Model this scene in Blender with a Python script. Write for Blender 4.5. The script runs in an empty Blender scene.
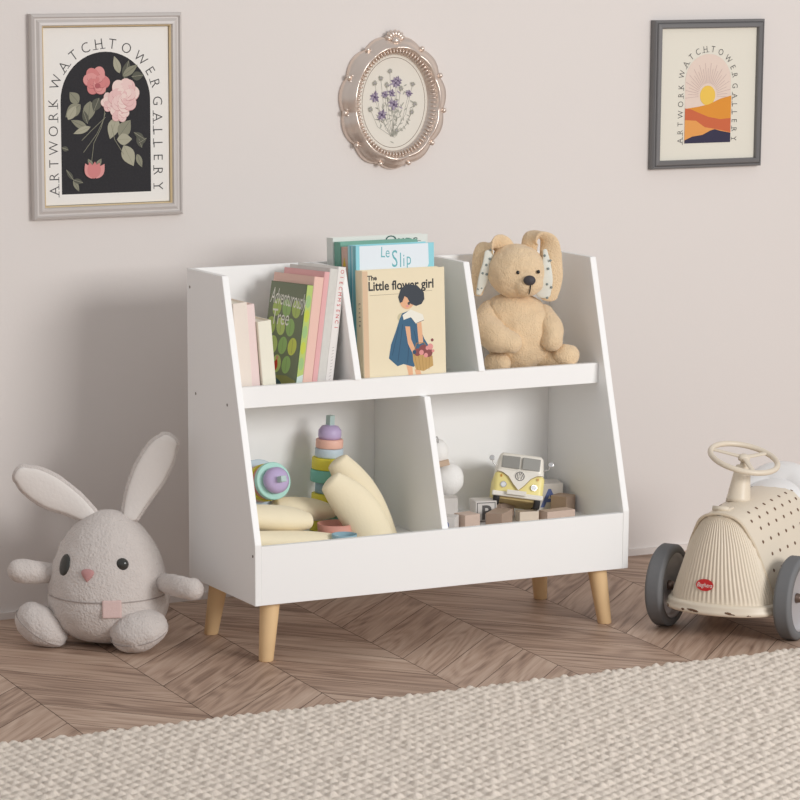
import bpy, bmesh, math, random
from mathutils import Vector, Matrix, Euler, noise
random.seed(7)
PI = math.pi
R = math.radians
scn = bpy.context.scene

# ------------------------------------------------------------------ camera
CAM = Vector((-2.3277, -5.6056, 1.3262))
CR = Vector((0.8986, -0.4388, 0.0)).normalized()
CF = Vector((0.4306, 0.8818, -0.1925)).normalized()
CU = CR.cross(CF).normalized()
FPX, PX0, PY0 = 3087.96, 318.05, 538.34
cd = bpy.data.cameras.new('camera')
cam = bpy.data.objects.new('camera', cd)
scn.collection.objects.link(cam)
mw = Matrix((CR, CU, -CF)).transposed().to_4x4()
mw.translation = CAM
cam.matrix_world = mw
cd.sensor_width = 36.0
cd.lens = FPX * 36 / 800
cd.shift_x = (400 - PX0) / 800
cd.shift_y = (PY0 - 400) / 800
cd.clip_end = 50
scn.camera = cam

# ------------------------------------------------------------------ light
w = bpy.data.worlds.new('world')
scn.world = w
w.use_nodes = True
bg = w.node_tree.nodes['Background']
bg.inputs[0].default_value = (0.96, 0.975, 1.0, 1)
bg.inputs[1].default_value = 0.51

def area(name, loc, target, size, power, color):
    l = bpy.data.lights.new(name, 'AREA')
    l.shape = 'RECTANGLE'
    l.size, l.size_y = size
    l.energy = power
    l.color = color
    o = bpy.data.objects.new(name, l)
    scn.collection.objects.link(o)
    o.location = loc
    o.rotation_euler = (Vector(target) - Vector(loc)).to_track_quat('-Z', 'Y').to_euler()
    return o
area('key_light', (1.85, -5.0, 1.75), (0.4, -0.2, 0.6), (1.7, 1.4), 128, (1.0, 0.99, 0.985))  # large unseen softbox as key light, front right; no window there

vs = scn.view_settings
vs.view_transform = 'Standard'
vs.look = 'None'
vs.exposure = 0.0
vs.gamma = 1.0
vs.use_curve_mapping = False

# ------------------------------------------------------------------ measuring helpers
def ray(x, y):
    return CF + CR * ((x - PX0) / FPX) - CU * ((y - PY0) / FPX)
def on_y(x, y, Y):
    v = ray(x, y); return CAM + v * ((Y - CAM.y) / v.y)
def on_z(x, y, Z):
    v = ray(x, y); return CAM + v * ((Z - CAM.z) / v.z)
YAW = math.atan2(CR.y, CR.x)
AWAY = Vector((-CR.y, CR.x, 0))
KU, KZ = CU.dot(AWAY), CU.z
class Elev:
    """front elevation of a toy: drawing units -> metres in its own frame (x right, y away, z up)"""
    def __init__(s, o, rz=0.0):
        s.o = Vector(o); d = s.o - CAM
        s.s = FPX / d.dot(CF)
        s.px = PX0 + s.s * d.dot(CR); s.py = PY0 - s.s * d.dot(CU)
    def __call__(s, x, y, dep=0.0):
        return Vector(((x - s.px) / s.s, dep, ((s.py - y) / s.s - KU * dep) / KZ))
    def m(s, px):
        return px / s.s

# ------------------------------------------------------------------ materials
def lin(c):
    return tuple((v / 255 / 12.92) if v / 255 <= 0.04045 else ((v / 255 + 0.055) / 1.055) ** 2.4 for v in c) + (1.0,)
MATS = {}
def mat(name, rgb, rough=0.5, metal=0.0, bump=0.0, bscale=200.0, var=0.0, vscale=8.0, sheen=0.0, spec=0.5):
    if name in MATS: return MATS[name]
    m = bpy.data.materials.new(name); m.use_nodes = True
    nt = m.node_tree; b = nt.nodes['Principled BSDF']
    b.inputs['Base Color'].default_value = lin(rgb)
    b.inputs['Roughness'].default_value = rough
    b.inputs['Metallic'].default_value = metal
    b.inputs['Specular IOR Level'].default_value = spec
    if sheen:
        b.inputs['Sheen Weight'].default_value = sheen
    tc = nt.nodes.new('ShaderNodeTexCoord')
    n = nt.nodes.new('ShaderNodeTexNoise'); n.inputs['Scale'].default_value = vscale
    n.inputs['Detail'].default_value = 4
    nt.links.new(tc.outputs['Object'], n.inputs['Vector'])
    mx = nt.nodes.new('ShaderNodeMix'); mx.data_type = 'RGBA'
    c = lin(rgb)
    mx.inputs[6].default_value = tuple(v * (1 - var) for v in c[:3]) + (1,)
    mx.inputs[7].default_value = tuple(min(1, v * (1 + var)) for v in c[:3]) + (1,)
    nt.links.new(n.outputs['Fac'], mx.inputs[0]); nt.links.new(mx.outputs[2], b.inputs['Base Color'])
    if bump:
        n2 = nt.nodes.new('ShaderNodeTexNoise'); n2.inputs['Scale'].default_value = bscale; n2.inputs['Detail'].default_value = 3
        nt.links.new(tc.outputs['Object'], n2.inputs['Vector'])
        bp = nt.nodes.new('ShaderNodeBump'); bp.inputs['Strength'].default_value = bump; bp.inputs['Distance'].default_value = 0.003
        nt.links.new(n2.outputs['Fac'], bp.inputs['Height']); nt.links.new(bp.outputs[0], b.inputs['Normal'])
    MATS[name] = m
    return m

WALL = mat('wall_paint', (230, 223, 218), 0.9, var=0.012, vscale=1.2, bump=0.05, bscale=120)
WHITE = mat('white_laminate', (247, 246, 244), 0.42, var=0.004, vscale=5)
SKIRT = mat('skirting_paint', (226, 217, 211), 0.6)
BEECH = mat('beech_wood', (240, 205, 156), 0.45, var=0.05, vscale=30)
SCREW = mat('screw_cap', (120, 108, 100), 0.4, metal=0.3)

def floor_mat():
    m = bpy.data.materials.new('oak_plank'); m.use_nodes = True
    nt = m.node_tree; N = nt.nodes; L = nt.links; b = N['Principled BSDF']
    uv = N.new('ShaderNodeUVMap'); uv.uv_map = 'UVMap'
    mp = N.new('ShaderNodeMapping'); mp.inputs['Scale'].default_value = (2.6, 46.0, 1)
    L.new(uv.outputs[0], mp.inputs[0])
    n1 = N.new('ShaderNodeTexNoise'); n1.inputs['Scale'].default_value = 1.0; n1.inputs['Detail'].default_value = 9; n1.inputs['Roughness'].default_value = 0.6
    n1.inputs['Distortion'].default_value = 1.1
    L.new(mp.outputs[0], n1.inputs['Vector'])
    mp2 = N.new('ShaderNodeMapping'); mp2.inputs['Scale'].default_value = (7.0, 330.0, 1)
    L.new(uv.outputs[0], mp2.inputs[0])
    n2 = N.new('ShaderNodeTexNoise'); n2.inputs['Scale'].default_value = 1.0; n2.inputs['Detail'].default_value = 3
    L.new(mp2.outputs[0], n2.inputs['Vector'])
    # cathedral grain
    mp3 = N.new('ShaderNodeMapping'); mp3.inputs['Scale'].default_value = (2.2, 13.0, 1)
    L.new(uv.outputs[0], mp3.inputs[0])
    n3 = N.new('ShaderNodeTexNoise'); n3.inputs['Scale'].default_value = 1.0; n3.inputs['Detail'].default_value = 1
    L.new(mp3.outputs[0], n3.inputs['Vector'])
    mu = N.new('ShaderNodeMath'); mu.operation = 'MULTIPLY'; mu.inputs[1].default_value = 60
    L.new(n3.outputs['Fac'], mu.inputs[0])
    sn = N.new('ShaderNodeMath'); sn.operation = 'SINE'; L.new(mu.outputs[0], sn.inputs[0])
    s2 = N.new('ShaderNodeMath'); s2.operation = 'MULTIPLY_ADD'; s2.inputs[1].default_value = 0.075; s2.inputs[2].default_value = -0.05
    L.new(sn.outputs[0], s2.inputs[0])
    a1 = N.new('ShaderNodeMath'); a1.operation = 'MULTIPLY_ADD'; a1.inputs[1].default_value = 0.34
    L.new(n2.outputs['Fac'], a1.inputs[0]); L.new(n1.outputs['Fac'], a1.inputs[2])
    a2 = N.new('ShaderNodeMath'); a2.operation = 'ADD'; L.new(a1.outputs[0], a2.inputs[0]); L.new(s2.outputs[0], a2.inputs[1])
    at = N.new('ShaderNodeAttribute'); at.attribute_name = 'tone'
    a3 = N.new('ShaderNodeMath'); a3.operation = 'ADD'; L.new(a2.outputs[0], a3.inputs[0]); L.new(at.outputs['Fac'], a3.inputs[1])
    cr = N.new('ShaderNodeValToRGB')
    e = cr.color_ramp.elements
    e[0].position = 0.32; e[0].color = lin((124, 98, 82))
    e[1].position = 1.15 if False else 1.0; e[1].color = lin((212, 188, 168))
    e2 = cr.color_ramp.elements.new(0.62); e2.color = lin((182, 153, 133))
    L.new(a3.outputs[0], cr.inputs[0]); L.new(cr.outputs[0], b.inputs['Base Color'])
    b.inputs['Roughness'].default_value = 0.5
    b.inputs['Specular IOR Level'].default_value = 0.35
    bp = N.new('ShaderNodeBump'); bp.inputs['Strength'].default_value = 0.25; bp.inputs['Distance'].default_value = 0.002
    L.new(a2.outputs[0], bp.inputs['Height']); L.new(bp.outputs[0], b.inputs['Normal'])
    return m
def rug_mat():
    m = mat('woven_wool', (243, 228, 214), 0.95, bump=0.9, bscale=520, var=0.16, vscale=260, spec=0.1)
    return m

# ------------------------------------------------------------------ mesh helpers
col = scn.collection
def mk(name, verts, faces, mats, parent=None, smooth=False, mi=None):
    me = bpy.data.meshes.new(name)
    me.from_pydata([tuple(v) for v in verts], [], faces)
    if not isinstance(mats, (list, tuple)): mats = [mats]
    for m in mats: me.materials.append(m)
    if mi: me.polygons.foreach_set('material_index', mi)
    if smooth: me.polygons.foreach_set('use_smooth', [True] * len(me.polygons))
    me.update()
    o = bpy.data.objects.new(name, me); col.objects.link(o)
    if parent: o.parent = parent
    return o
def from_bm(name, bm, mats, parent=None, smooth=False):
    bmesh.ops.recalc_face_normals(bm, faces=bm.faces)
    me = bpy.data.meshes.new(name); bm.to_mesh(me); bm.free()
    if not isinstance(mats, (list, tuple)): mats = [mats]
    for m in mats: me.materials.append(m)
    if smooth: me.polygons.foreach_set('use_smooth', [True] * len(me.polygons))
    o = bpy.data.objects.new(name, me); col.objects.link(o)
    if parent: o.parent = parent
    return o
def add_box(bm, lo, hi, mtx=None, bev=0.0, seg=2):
    n0 = len(bm.verts)
    b2 = bmesh.new()
    bmesh.ops.create_cube(b2, size=1)
    for v in b2.verts:
        v.co = Vector([lo[i] + (v.co[i] + 0.5) * (hi[i] - lo[i]) for i in range(3)])
    if bev: bmesh.ops.bevel(b2, geom=b2.edges[:], offset=bev, segments=seg, affect='EDGES', profile=0.6)
    if mtx is not None: bmesh.ops.transform(b2, matrix=mtx, verts=b2.verts)
    merge(bm, b2)
def merge(bm, b2):
    mp = {}
    for v in b2.verts: mp[v] = bm.verts.new(v.co)
    for f in b2.faces:
        nf = bm.faces.new([mp[v] for v in f.verts]); nf.material_index = f.material_index; nf.smooth = f.smooth
    b2.free()
def box(name, lo, hi, m, parent=None, bev=0.0, mtx=None, seg=2):
    bm = bmesh.new(); add_box(bm, lo, hi, mtx, bev, seg)
    return from_bm(name, bm, m, parent)
def add_prism(bm, poly, d0, d1, axis=0, bev=0.0):
    """extrude polygon of (a,b) along axis"""
    def P(a, b, d):
        return ((d, a, b), (a, d, b), (a, b, d))[axis]
    b2 = bmesh.new()
    v0 = [b2.verts.new(P(a, b, d0)) for a, b in poly]; v1 = [b2.verts.new(P(a, b, d1)) for a, b in poly]
    b2.faces.new(v0); b2.faces.new(v1[::-1])
    n = len(poly)
    for i in range(n): b2.faces.new((v0[i], v1[i], v1[(i + 1) % n], v0[(i + 1) % n]))
    bmesh.ops.recalc_face_normals(b2, faces=b2.faces)
    if bev: bmesh.ops.bevel(b2, geom=b2.edges[:], offset=bev, segments=2, affect='EDGES')
    merge(bm, b2)
def add_lathe(bm, prof, n=32, mtx=None, smooth=True):
    """prof: list of (r,z), axis z"""
    rings = []
    b2 = bmesh.new()
    for r, z in prof:
        if r < 1e-6: rings.append([b2.verts.new((0, 0, z))])
        else: rings.append([b2.verts.new((r * math.cos(2 * PI * i / n), r * math.sin(2 * PI * i / n), z)) for i in range(n)])
    for a, b in zip(rings, rings[1:]):
        for i in range(n):
            j = (i + 1) % n
            if len(a) == 1 and len(b) == 1: continue
            if len(a) == 1: f = b2.faces.new((a[0], b[j], b[i]))
            elif len(b) == 1: f = b2.faces.new((a[i], a[j], b[0]))
            else: f = b2.faces.new((a[i], a[j], b[j], b[i]))
            f.smooth = smooth
    if mtx is not None: bmesh.ops.transform(b2, matrix=mtx, verts=b2.verts)
    merge(bm, b2)
def lathe(name, prof, m, parent=None, n=32, mtx=None, smooth=True):
    bm = bmesh.new(); add_lathe(bm, prof, n, mtx, smooth)
    return from_bm(name, bm, m, parent)
def cr_interp(pts, k):
    out = []
    n = len(pts)
    for i in range(n - 1):
        p0, p1, p2, p3 = pts[max(i - 1, 0)], pts[i], pts[i + 1], pts[min(i + 2, n - 1)]
        for j in range(k):
            t = j / k
            out.append(0.5 * ((2 * p1) + (p2 - p0) * t + (2 * p0 - 5 * p1 + 4 * p2 - p3) * t * t + (3 * p1 - p0 - 3 * p2 + p3) * t ** 3))
    out.append(pts[-1])
    return out
def add_loft(bm, pts, ra, rb=None, side=None, n=20, k=6, cap=(True, True), amp=0.0, freq=60, pw=1.0, sq=1.0):
    """tube of elliptic section along pts; ra along side vector(s), rb across"""
    pts = [Vector(p) for p in pts]
    rb = rb or ra
    side = side if side is not None else Vector((1, 0, 0))
    sides = side if isinstance(side, list) else [side] * len(pts)
    vals = [Vector((a, b)) for a, b in zip(ra, rb)]
    P = cr_interp(pts, k); V = cr_interp(vals, k); S = cr_interp([Vector(s) for s in sides], k)
    L = [0]
    for a, b in zip(P, P[1:]): L.append(L[-1] + (b - a).length)
    tot = L[-1]
    rings = []
    stations = list(range(len(P)))
    rows = []
    for i in stations:
        T = (P[min(i + 1, len(P) - 1)] - P[max(i - 1, 0)])
        T = T.normalized() if T.length > 1e-9 else Vector((0, 0, 1))
        s = (S[i] - T * S[i].dot(T)).normalized(); b = T.cross(s)
        rows.append((P[i], T, s, b, max(V[i][0], 1e-4), max(V[i][1], 1e-4)))
    # round caps
    full = []
    m = 5
    p, T, s, b, a_, b_ = rows[0]
    if cap[0]:
        for q in range(m):
            ang = PI / 2 * q / m
            c = math.sin(ang); h = math.cos(ang) * (a_ + b_) / 2 * pw
            full.append((p - T * h, s, b, max(a_ * c, 1e-5), max(b_ * c, 1e-5)))
    for r in rows: full.append((r[0], r[2], r[3], r[4], r[5]))
    p, T, s, b, a_, b_ = rows[-1]
    if cap[1]:
        for q in range(1, m + 1):
            ang = PI / 2 * q / m
            c = math.cos(ang); h = math.sin(ang) * (a_ + b_) / 2 * pw
            full.append((p + T * h, s, b, max(a_ * c, 1e-5), max(b_ * c, 1e-5)))
    for p, s, b, x, y in full:
        ring = []
        for i in range(n):
            t = 2 * PI * i / n
            co = p + s * (x * math.cos(t)) + b * (y * math.copysign(abs(math.sin(t)) ** sq, math.sin(t)))
            if amp: co = co + (co - p).normalized() * (amp * noise.noise(co * freq))
            ring.append(bm.verts.new(co))
        rings.append(ring)
    for a, b in zip(rings, rings[1:]):
        for i in range(n):
            j = (i + 1) % n
            f = bm.faces.new((a[i], a[j], b[j], b[i])); f.smooth = True
    for ring in (rings[0], rings[-1]):
        f = bm.faces.new(ring); f.smooth = True
def loft(name, pts, ra, m, parent=None, **kw):
    bm = bmesh.new(); add_loft(bm, pts, ra, **kw)
    return from_bm(name, bm, m, parent)
def add_blob(bm, c, r, rot=(0, 0, 0), amp=0.0, freq=60, nu=40, nv=26, fn=None):
    b2 = bmesh.new()
    M = Matrix.Translation(Vector(c)) @ Euler(rot).to_matrix().to_4x4()
    bmesh.ops.create_uvsphere(b2, u_segments=nu, v_segments=nv, radius=1)
    for v in b2.verts:
        u = v.co.copy()
        if fn: u = fn(u)
        q = Vector((u.x * r[0], u.y * r[1], u.z * r[2]))
        if amp: q += v.co * (amp * noise.noise((M @ q) * freq) + amp * 0.5 * noise.noise((M @ q) * freq * 2.3))
        v.co = M @ q
    for f in b2.faces: f.smooth = True
    merge(bm, b2)
def blob(name, c, r, m, parent=None, **kw):
    bm = bmesh.new(); add_blob(bm, c, r, **kw)
    return from_bm(name, bm, m, parent)
def tag(o, label, cat, group=None, kind=None):
    o['label'] = label; o['category'] = cat
    if group: o['group'] = group
    if kind: o['kind'] = kind
    return o
def empty(name, loc, rot=(0, 0, 0)):
    o = bpy.data.objects.new(name, None); col.objects.link(o)
    o.location = loc; o.rotation_euler = rot; o.empty_display_size = 0.05
    return o
def struct(o):
    o['kind'] = 'structure'; return o

# ------------------------------------------------------------------ flat artwork
_tc = {}
def glyphs(s, thin=0.0):
    key = (s, thin)
    if key in _tc: return _tc[key]
    c = bpy.data.curves.new('t', 'FONT'); c.body = s; c.size = 1.0; c.offset = thin; c.resolution_u = 3
    c.align_x = 'CENTER'
    o = bpy.data.objects.new('t', c); col.objects.link(o)
    dg = bpy.context.evaluated_depsgraph_get()
    e = o.evaluated_get(dg); me = e.to_mesh()
    vs_ = [(v.co.x, v.co.y) for v in me.vertices]; fs = [tuple(p.vertices) for p in me.polygons]
    e.to_mesh_clear(); bpy.data.objects.remove(o); bpy.data.curves.remove(c)
    _tc[key] = (vs_, fs)
    return _tc[key]
class Art:
    """stack of flat printed shapes in (u,v) metres"""
    def __init__(s, step=0.000008):
        s.v = []; s.f = []; s.mi = []; s.mats = []; s.h = 0; s.step = step
    def _m(s, m):
        if m not in s.mats: s.mats.append(m)
        return s.mats.index(m)
    def poly(s, pts, m):
        s.h += s.step; i = len(s.v)
        s.v += [(p[0], p[1], s.h) for p in pts]; s.f.append(tuple(range(i, i + len(pts)))); s.mi.append(s._m(m))
    def ell(s, u, v, a, b, m, rot=0, n=20):
        c, q = math.cos(rot), math.sin(rot)
        s.poly([(u + a * math.cos(t) * c - b * math.sin(t) * q, v + a * math.cos(t) * q + b * math.sin(t) * c) for t in [2 * PI * k / n for k in range(n)]], m)
    def leaf(s, u, v, L, wd, rot, m, n=8):
        c, q = math.cos(rot), math.sin(rot)
        P = [(L * t, wd * math.sin(PI * t ** 0.85)) for t in [k / n for k in range(n + 1)]]
        P = P + [(x, -y) for x, y in P[-2:0:-1]]
        s.poly([(u + x * c - y * q, v + x * q + y * c) for x, y in P], m)
    def line(s, pts, wd, m):
        L = []; Rr = []
        for i, p in enumerate(pts):
            a = Vector(pts[max(i - 1, 0)]); b = Vector(pts[min(i + 1, len(pts) - 1)])
            d = (b - a).normalized(); nn = Vector((-d.y, d.x)) * wd / 2
            L.append((p[0] + nn.x, p[1] + nn.y)); Rr.append((p[0] - nn.x, p[1] - nn.y))
        s.h += s.step
        i = len(s.v); k = len(L)
        s.v += [(a, b, s.h) for a, b in L + Rr]
        for j in range(k - 1):
            s.f.append((i + j, i + k + j, i + k + j + 1, i + j + 1)); s.mi.append(s._m(m))
    def ring(s, u, v, a, b, wd, m, n=48):
        s.line([(u + a * math.cos(2 * PI * k / n), v + b * math.sin(2 * PI * k / n)) for k in range(n + 1)], wd, m)
    def rose(s, u, v, r, ms, seed=0, n=6):
        rr = random.Random(seed)
        for lay in range(4):
            q = r * (1 - lay * 0.24)
            for k in range(n):
                a = 2 * PI * k / n + lay * 0.7 + rr.uniform(-.25, .25)
                cu, cv = u + q * 0.46 * math.cos(a), v + q * 0.46 * math.sin(a)
                s.ell(cu, cv, q * 0.60, q * 0.50, ms[-1], a)
                s.ell(cu + q * .05 * math.cos(a), cv + q * .05 * math.sin(a) + q * .03, q * 0.55, q * 0.46, ms[(lay + k) % max(1, len(ms) - 1)], a)
        s.ell(u, v, r * 0.16, r * 0.16, ms[0])
    def text(s, t, u, v, size, m, rot=0, thin=0.0, sx=1.0, shear=0.0):
        vs_, fs = glyphs(t, thin)
        c, q = math.cos(rot), math.sin(rot)
        s.h += s.step; i = len(s.v)
        for x, y in vs_:
            x, y = (x + shear * y) * size * sx, y * size
            s.v.append((u + x * c - y * q, v + x * q + y * c, s.h))
        for f in fs: s.f.append(tuple(i + k for k in f)); s.mi.append(s._m(m))
    def build(s, name, parent, origin, right, up):
        r_, u_ = Vector(right).normalized(), Vector(up).normalized(); n_ = r_.cross(u_)
        O = Vector(origin)
        return mk(name, [O + r_ * a + u_ * b + n_ * (h + 0.0002) for a, b, h in s.v], s.f, s.mats, parent, mi=s.mi)
INK = mat('print_ink', (52, 50, 52), 0.7)

# ================================================================== SETTING
bm = bmesh.new(); add_box(bm, (-3.2, 0.0, -0.05), (4.2, 0.12, 2.6))
struct(from_bm('wall_back', bm, WALL))
struct(box('baseboard_back', (-3.2, -0.007, 0.0), (4.2, -0.0001, 0.0135), SKIRT))
def build_floor():
    slab = mat('joint_dark', (74, 58, 48), 0.8)
    verts, faces, mi, uvs, tone = [], [], [], [], []
    x0, x1, y0, y1 = -3.2, 4.2, -6.2, 0.0
    def quad(q, k, u, t):
        i = len(verts); verts.extend(q); faces.append(tuple(range(i, i + len(q)))); mi.append(k); uvs.append(u); tone.append(t)
    quad([(x0, y0, -0.0012), (x1, y0, -0.0012), (x1, y1, -0.0012), (x0, y1, -0.0012)], 0, [(0, 0)] * 4, 0)
    quad([(x0, y0, -0.05), (x0, y1, -0.05), (x1, y1, -0.05), (x1, y0, -0.05)], 0, [(0, 0)] * 4, 0)
    CW, PW, tilt, g = 0.2425, 0.142, 0.05, 0.0015
    rr = random.Random(3)
    for c in range(-12, 16):
        sgn = -1 if c % 2 == 0 else 1
        for r_ in range(-60, 12):
            xa = -0.455 + CW * c; xb = xa + CW
            yb = r_ * PW + 0.065
            sl = 1.05 * sgn
            def pt(fx, fy):
                X = xa + g / 2 + (CW - g) * fx
                Y = yb + (X - xa) * sl + g * 0.7 + (PW - g * 1.4) * fy + (0 if sgn > 0 else 0.2546)
                return Vector((X + tilt * (Y + 0.6), Y))
            q = [pt(0, 0), pt(1, 0), pt(1, 1), pt(0, 1)]
            if min(p.y for p in q) > y1 - 0.002 or max(p.y for p in q) < y0 or max(p.x for p in q) < x0 or min(p.x for p in q) > x1: continue
            dr = Vector((1, sl)).normalized(); nr = Vector((-dr.y, dr.x))
            ou, ov = rr.uniform(0, 50), rr.uniform(0, 50)
            # clip at wall and edges
            poly = [(p.x, p.y) for p in q]
            for (ax, lim, keep) in ((1, y1 - 0.001, -1), (1, y0, 1), (0, x0, 1), (0, x1, -1)):
                out = []
                for i in range(len(poly)):
                    a, b = poly[i], poly[(i + 1) % len(poly)]
                    ia, ib = (a[ax] - lim) * keep >= 0, (b[ax] - lim) * keep >= 0
                    if ia: out.append(a)
                    if ia != ib:
                        t = (lim - a[ax]) / (b[ax] - a[ax]); out.append((a[0] + (b[0] - a[0]) * t, a[1] + (b[1] - a[1]) * t))
                poly = out
                if len(poly) < 3: break
            if len(poly) < 3: continue
            u = [(Vector(p).dot(dr) + ou, Vector(p).dot(nr) + ov) for p in poly]
            quad([(p[0], p[1], 0.0) for p in poly], 1, u, rr.uniform(-0.09, 0.09))
    me = bpy.data.meshes.new('floor'); me.from_pydata([tuple(v) for v in verts], [], faces)
    me.materials.append(slab); me.materials.append(floor_mat())
    me.polygons.foreach_set('material_index', mi)
    ul = me.uv_layers.new(name='UVMap'); at = me.attributes.new('tone', 'FLOAT', 'FACE')
    flat = [c for u in uvs for p in u for c in p]
    ul.data.foreach_set('uv', flat); at.data.foreach_set('value', tone)
    me.update()
    o = bpy.data.objects.new('floor', me); col.objects.link(o)
    return struct(o)
build_floor()

# ================================================================== RUG
def build_rug():
    X0, X1, Y0, Y1 = -1.0, 1.5, -2.35, -0.9185
    st = 0.0036
    nx, ny = int((X1 - X0) / st), int((Y1 - Y0) / st)
    a = Vector((0.0205, 0.0105)); b = Vector((0.0025, -0.0235))
    det = a.x * b.y - a.y * b.x
    verts = []; faces = []
    for j in range(ny + 1):
        for i in range(nx + 1):
            x, y = X0 + i * (X1 - X0) / nx, Y0 + j * (Y1 - Y0) / ny
            wob = Vector((noise.noise(Vector((x * 14, y * 14, 0))), noise.noise(Vector((x * 14, y * 14, 5))))) * 0.004
            xx, yy = x + wob.x, y + wob.y
            s = (xx * b.y - yy * b.x) / det; t = (a.x * yy - a.y * xx) / det
            fs, ft = s - math.floor(s), t - math.floor(t)
            h = math.sqrt(max(0.0, math.sin(PI * fs) * math.sin(PI * ft)))
            rnd = noise.cell(Vector((math.floor(s) + .5, math.floor(t) + .5, 0)))
            h = h * (0.8 + 0.3 * rnd) + 0.22 * noise.noise(Vector((x * 190, y * 120, 0)))
            e = min(1.0, min(x - X0, X1 - x, y - Y0, Y1 - y) / 0.004)
            verts.append((x, y, (0.003 + 0.0085 * h) * e + 0.0005))
    for j in range(ny):
        for i in range(nx):
            k = j * (nx + 1) + i
            faces.append((k, k + 1, k + nx + 2, k + nx + 1))
    o = mk('area_rug', verts, faces, rug_mat(), smooth=True)
    return tag(o, 'cream chunky woven wool rug lying on the parquet in the foreground', 'rug')
build_rug()

# ================================================================== SHELF UNIT
W, T = 0.80, 0.013
YB, YF, YT = -0.2746, -0.5764, -0.4356
H, ZB, ZK = 0.7055, 0.1115, 0.2252
ZS, ZL = 0.480, 0.5026          # middle shelf top, lip top
ZF = 0.195                      # lower bin floor
DX = [(0.254, 0.267), (0.519, 0.532)]
shelf = empty('toy_shelf', (W / 2, (YB + YF) / 2, 0))
tag(shelf, 'white two-tier toy and book shelf with sloped sides standing on four wooden legs', 'shelf')
SO = Vector((W / 2, (YB + YF) / 2, 0))
def sb(name, lo, hi, parent=shelf, bev=0.0006, m=WHITE):
    return box(name, Vector(lo) - SO, Vector(hi) - SO, m, parent, bev=bev, seg=1)
def sp(name, poly, x0, x1):
    bm = bmesh.new(); add_prism(bm, [(a - SO.y, b) for a, b in poly], x0 - SO.x, x1 - SO.x, 0, 0.0006)
    return from_bm(name, bm, WHITE, shelf)
side = [(YB, ZB), (YF, ZB), (YF, ZK), (YT, H), (YB, H)]
for x0, x1 in ((0, T), (W - T, W)):
    pnl = sp('side_panel', side, x0, x1)
    if x0 == 0:
        for y, z in ((-0.312, 0.4715), (-0.456, 0.4692), (-0.288, 0.671), (-0.566, 0.2037)):
            bm = bmesh.new(); add_lathe(bm, [(0, 0.0002), (0.0028, 0.0002), (0.0028, -0.001)], 14, Matrix.Translation(Vector((0, y, z)) - SO) @ Matrix.Rotation(-PI / 2, 4, 'Y'))
            from_bm('screw_cap', bm, SCREW, pnl)
sb('back_panel', (T, YB - 0.0085, ZB), (W - T, YB, H))
sb('bottom_board', (T, YF + T, ZF - 0.013), (W - T, YB - 0.0085, ZF))
sb('front_panel', (T, YF + 0.0006, ZB), (W - T, YF + T, ZK - 0.0035))
sb('middle_board', (T, -0.4606, ZS - T), (W - T, YB - 0.0085, ZS))
sb('shelf_lip', (T, -0.4736, ZL - 0.0395), (W - T, -0.4606, ZL))
for x0, x1 in DX:
    sp('upper_divider', [(YB - 0.0085, ZS), (-0.4600, ZS), (-0.4600, ZL), (-0.4785, ZL), (-0.411, H), (YB - 0.0085, H)], x0, x1)
sp('lower_divider', [(YB - 0.0085, ZF), (YF + T, ZF), (YF + T, ZK - 0.0037), (-0.5665, ZK - 0.0037), (-0.4905, ZL - 0.0395), (-0.4606, ZL - 0.0395), (-0.4606, ZS - T), (YB - 0.0085, ZS - T)], 0.394, 0.407)
for fx, fy, sx, sy in ((0.034, -0.549, 1, 1), (0.766, -0.549, -1, 1), (0.034, -0.299, 1, -1), (0.766, -0.299, -1, -1)):
    fh = ZB
    bm = bmesh.new()
    n = 28; rings = []
    for r_, z in ((0.0, 0.0), (0.0125, 0.0), (0.0138, 0.0015), (0.0190, fh)):
        cx, cy = fx + sx * 0.125 * z, fy + sy * 0.10 * z
        rings.append([bm.verts.new(Vector((cx + max(r_, 1e-5) * math.cos(2 * PI * i / n), cy + max(r_, 1e-5) * math.sin(2 * PI * i / n), z)) - SO) for i in range(n)])
    for a, b in zip(rings, rings[1:]):
        for i in range(n):
            f = bm.faces.new((a[i], a[(i + 1) % n], b[(i + 1) % n], b[i])); f.smooth = True
    from_bm('leg', bm, BEECH, shelf)['label'] = 'tapered beech wood leg'

# ================================================================== PICTURES
def rect_frame(name, x0, x1, z0, z1, prof, m, label, liner=None):
    root = empty(name, ((x0 + x1) / 2, 0, z0))
    tag(root, label, 'picture frame')
    w2, h = (x1 - x0) / 2, z1 - z0
    def ringv(i, d): return [(-w2 + i, -d, i), (w2 - i, -d, i), (w2 - i, -d, h - i), (-w2 + i, -d, h - i)]
    def build(nm, pr, mm):
        V, F = [], []
        for i, d in pr: V += ringv(i, d)
        for k in range(len(pr) - 1):
            for j in range(4):
                a, b = k * 4 + j, k * 4 + (j + 1) % 4
                F.append((a, b, b + 4, a + 4))
        o = mk(nm, V, F, mm, root)
        return o
    build('frame', prof, m)
    if liner: build('gold_liner', liner[0], liner[1])
    ins, dep = prof[-1] if not liner else liner[0][-1]
    bm = bmesh.new(); add_box(bm, (-w2 + ins - 0.002, -dep + 0.0005, ins - 0.002), (w2 - ins + 0.002, -0.001, h - ins + 0.002))
    return root, w2, h, dep
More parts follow.
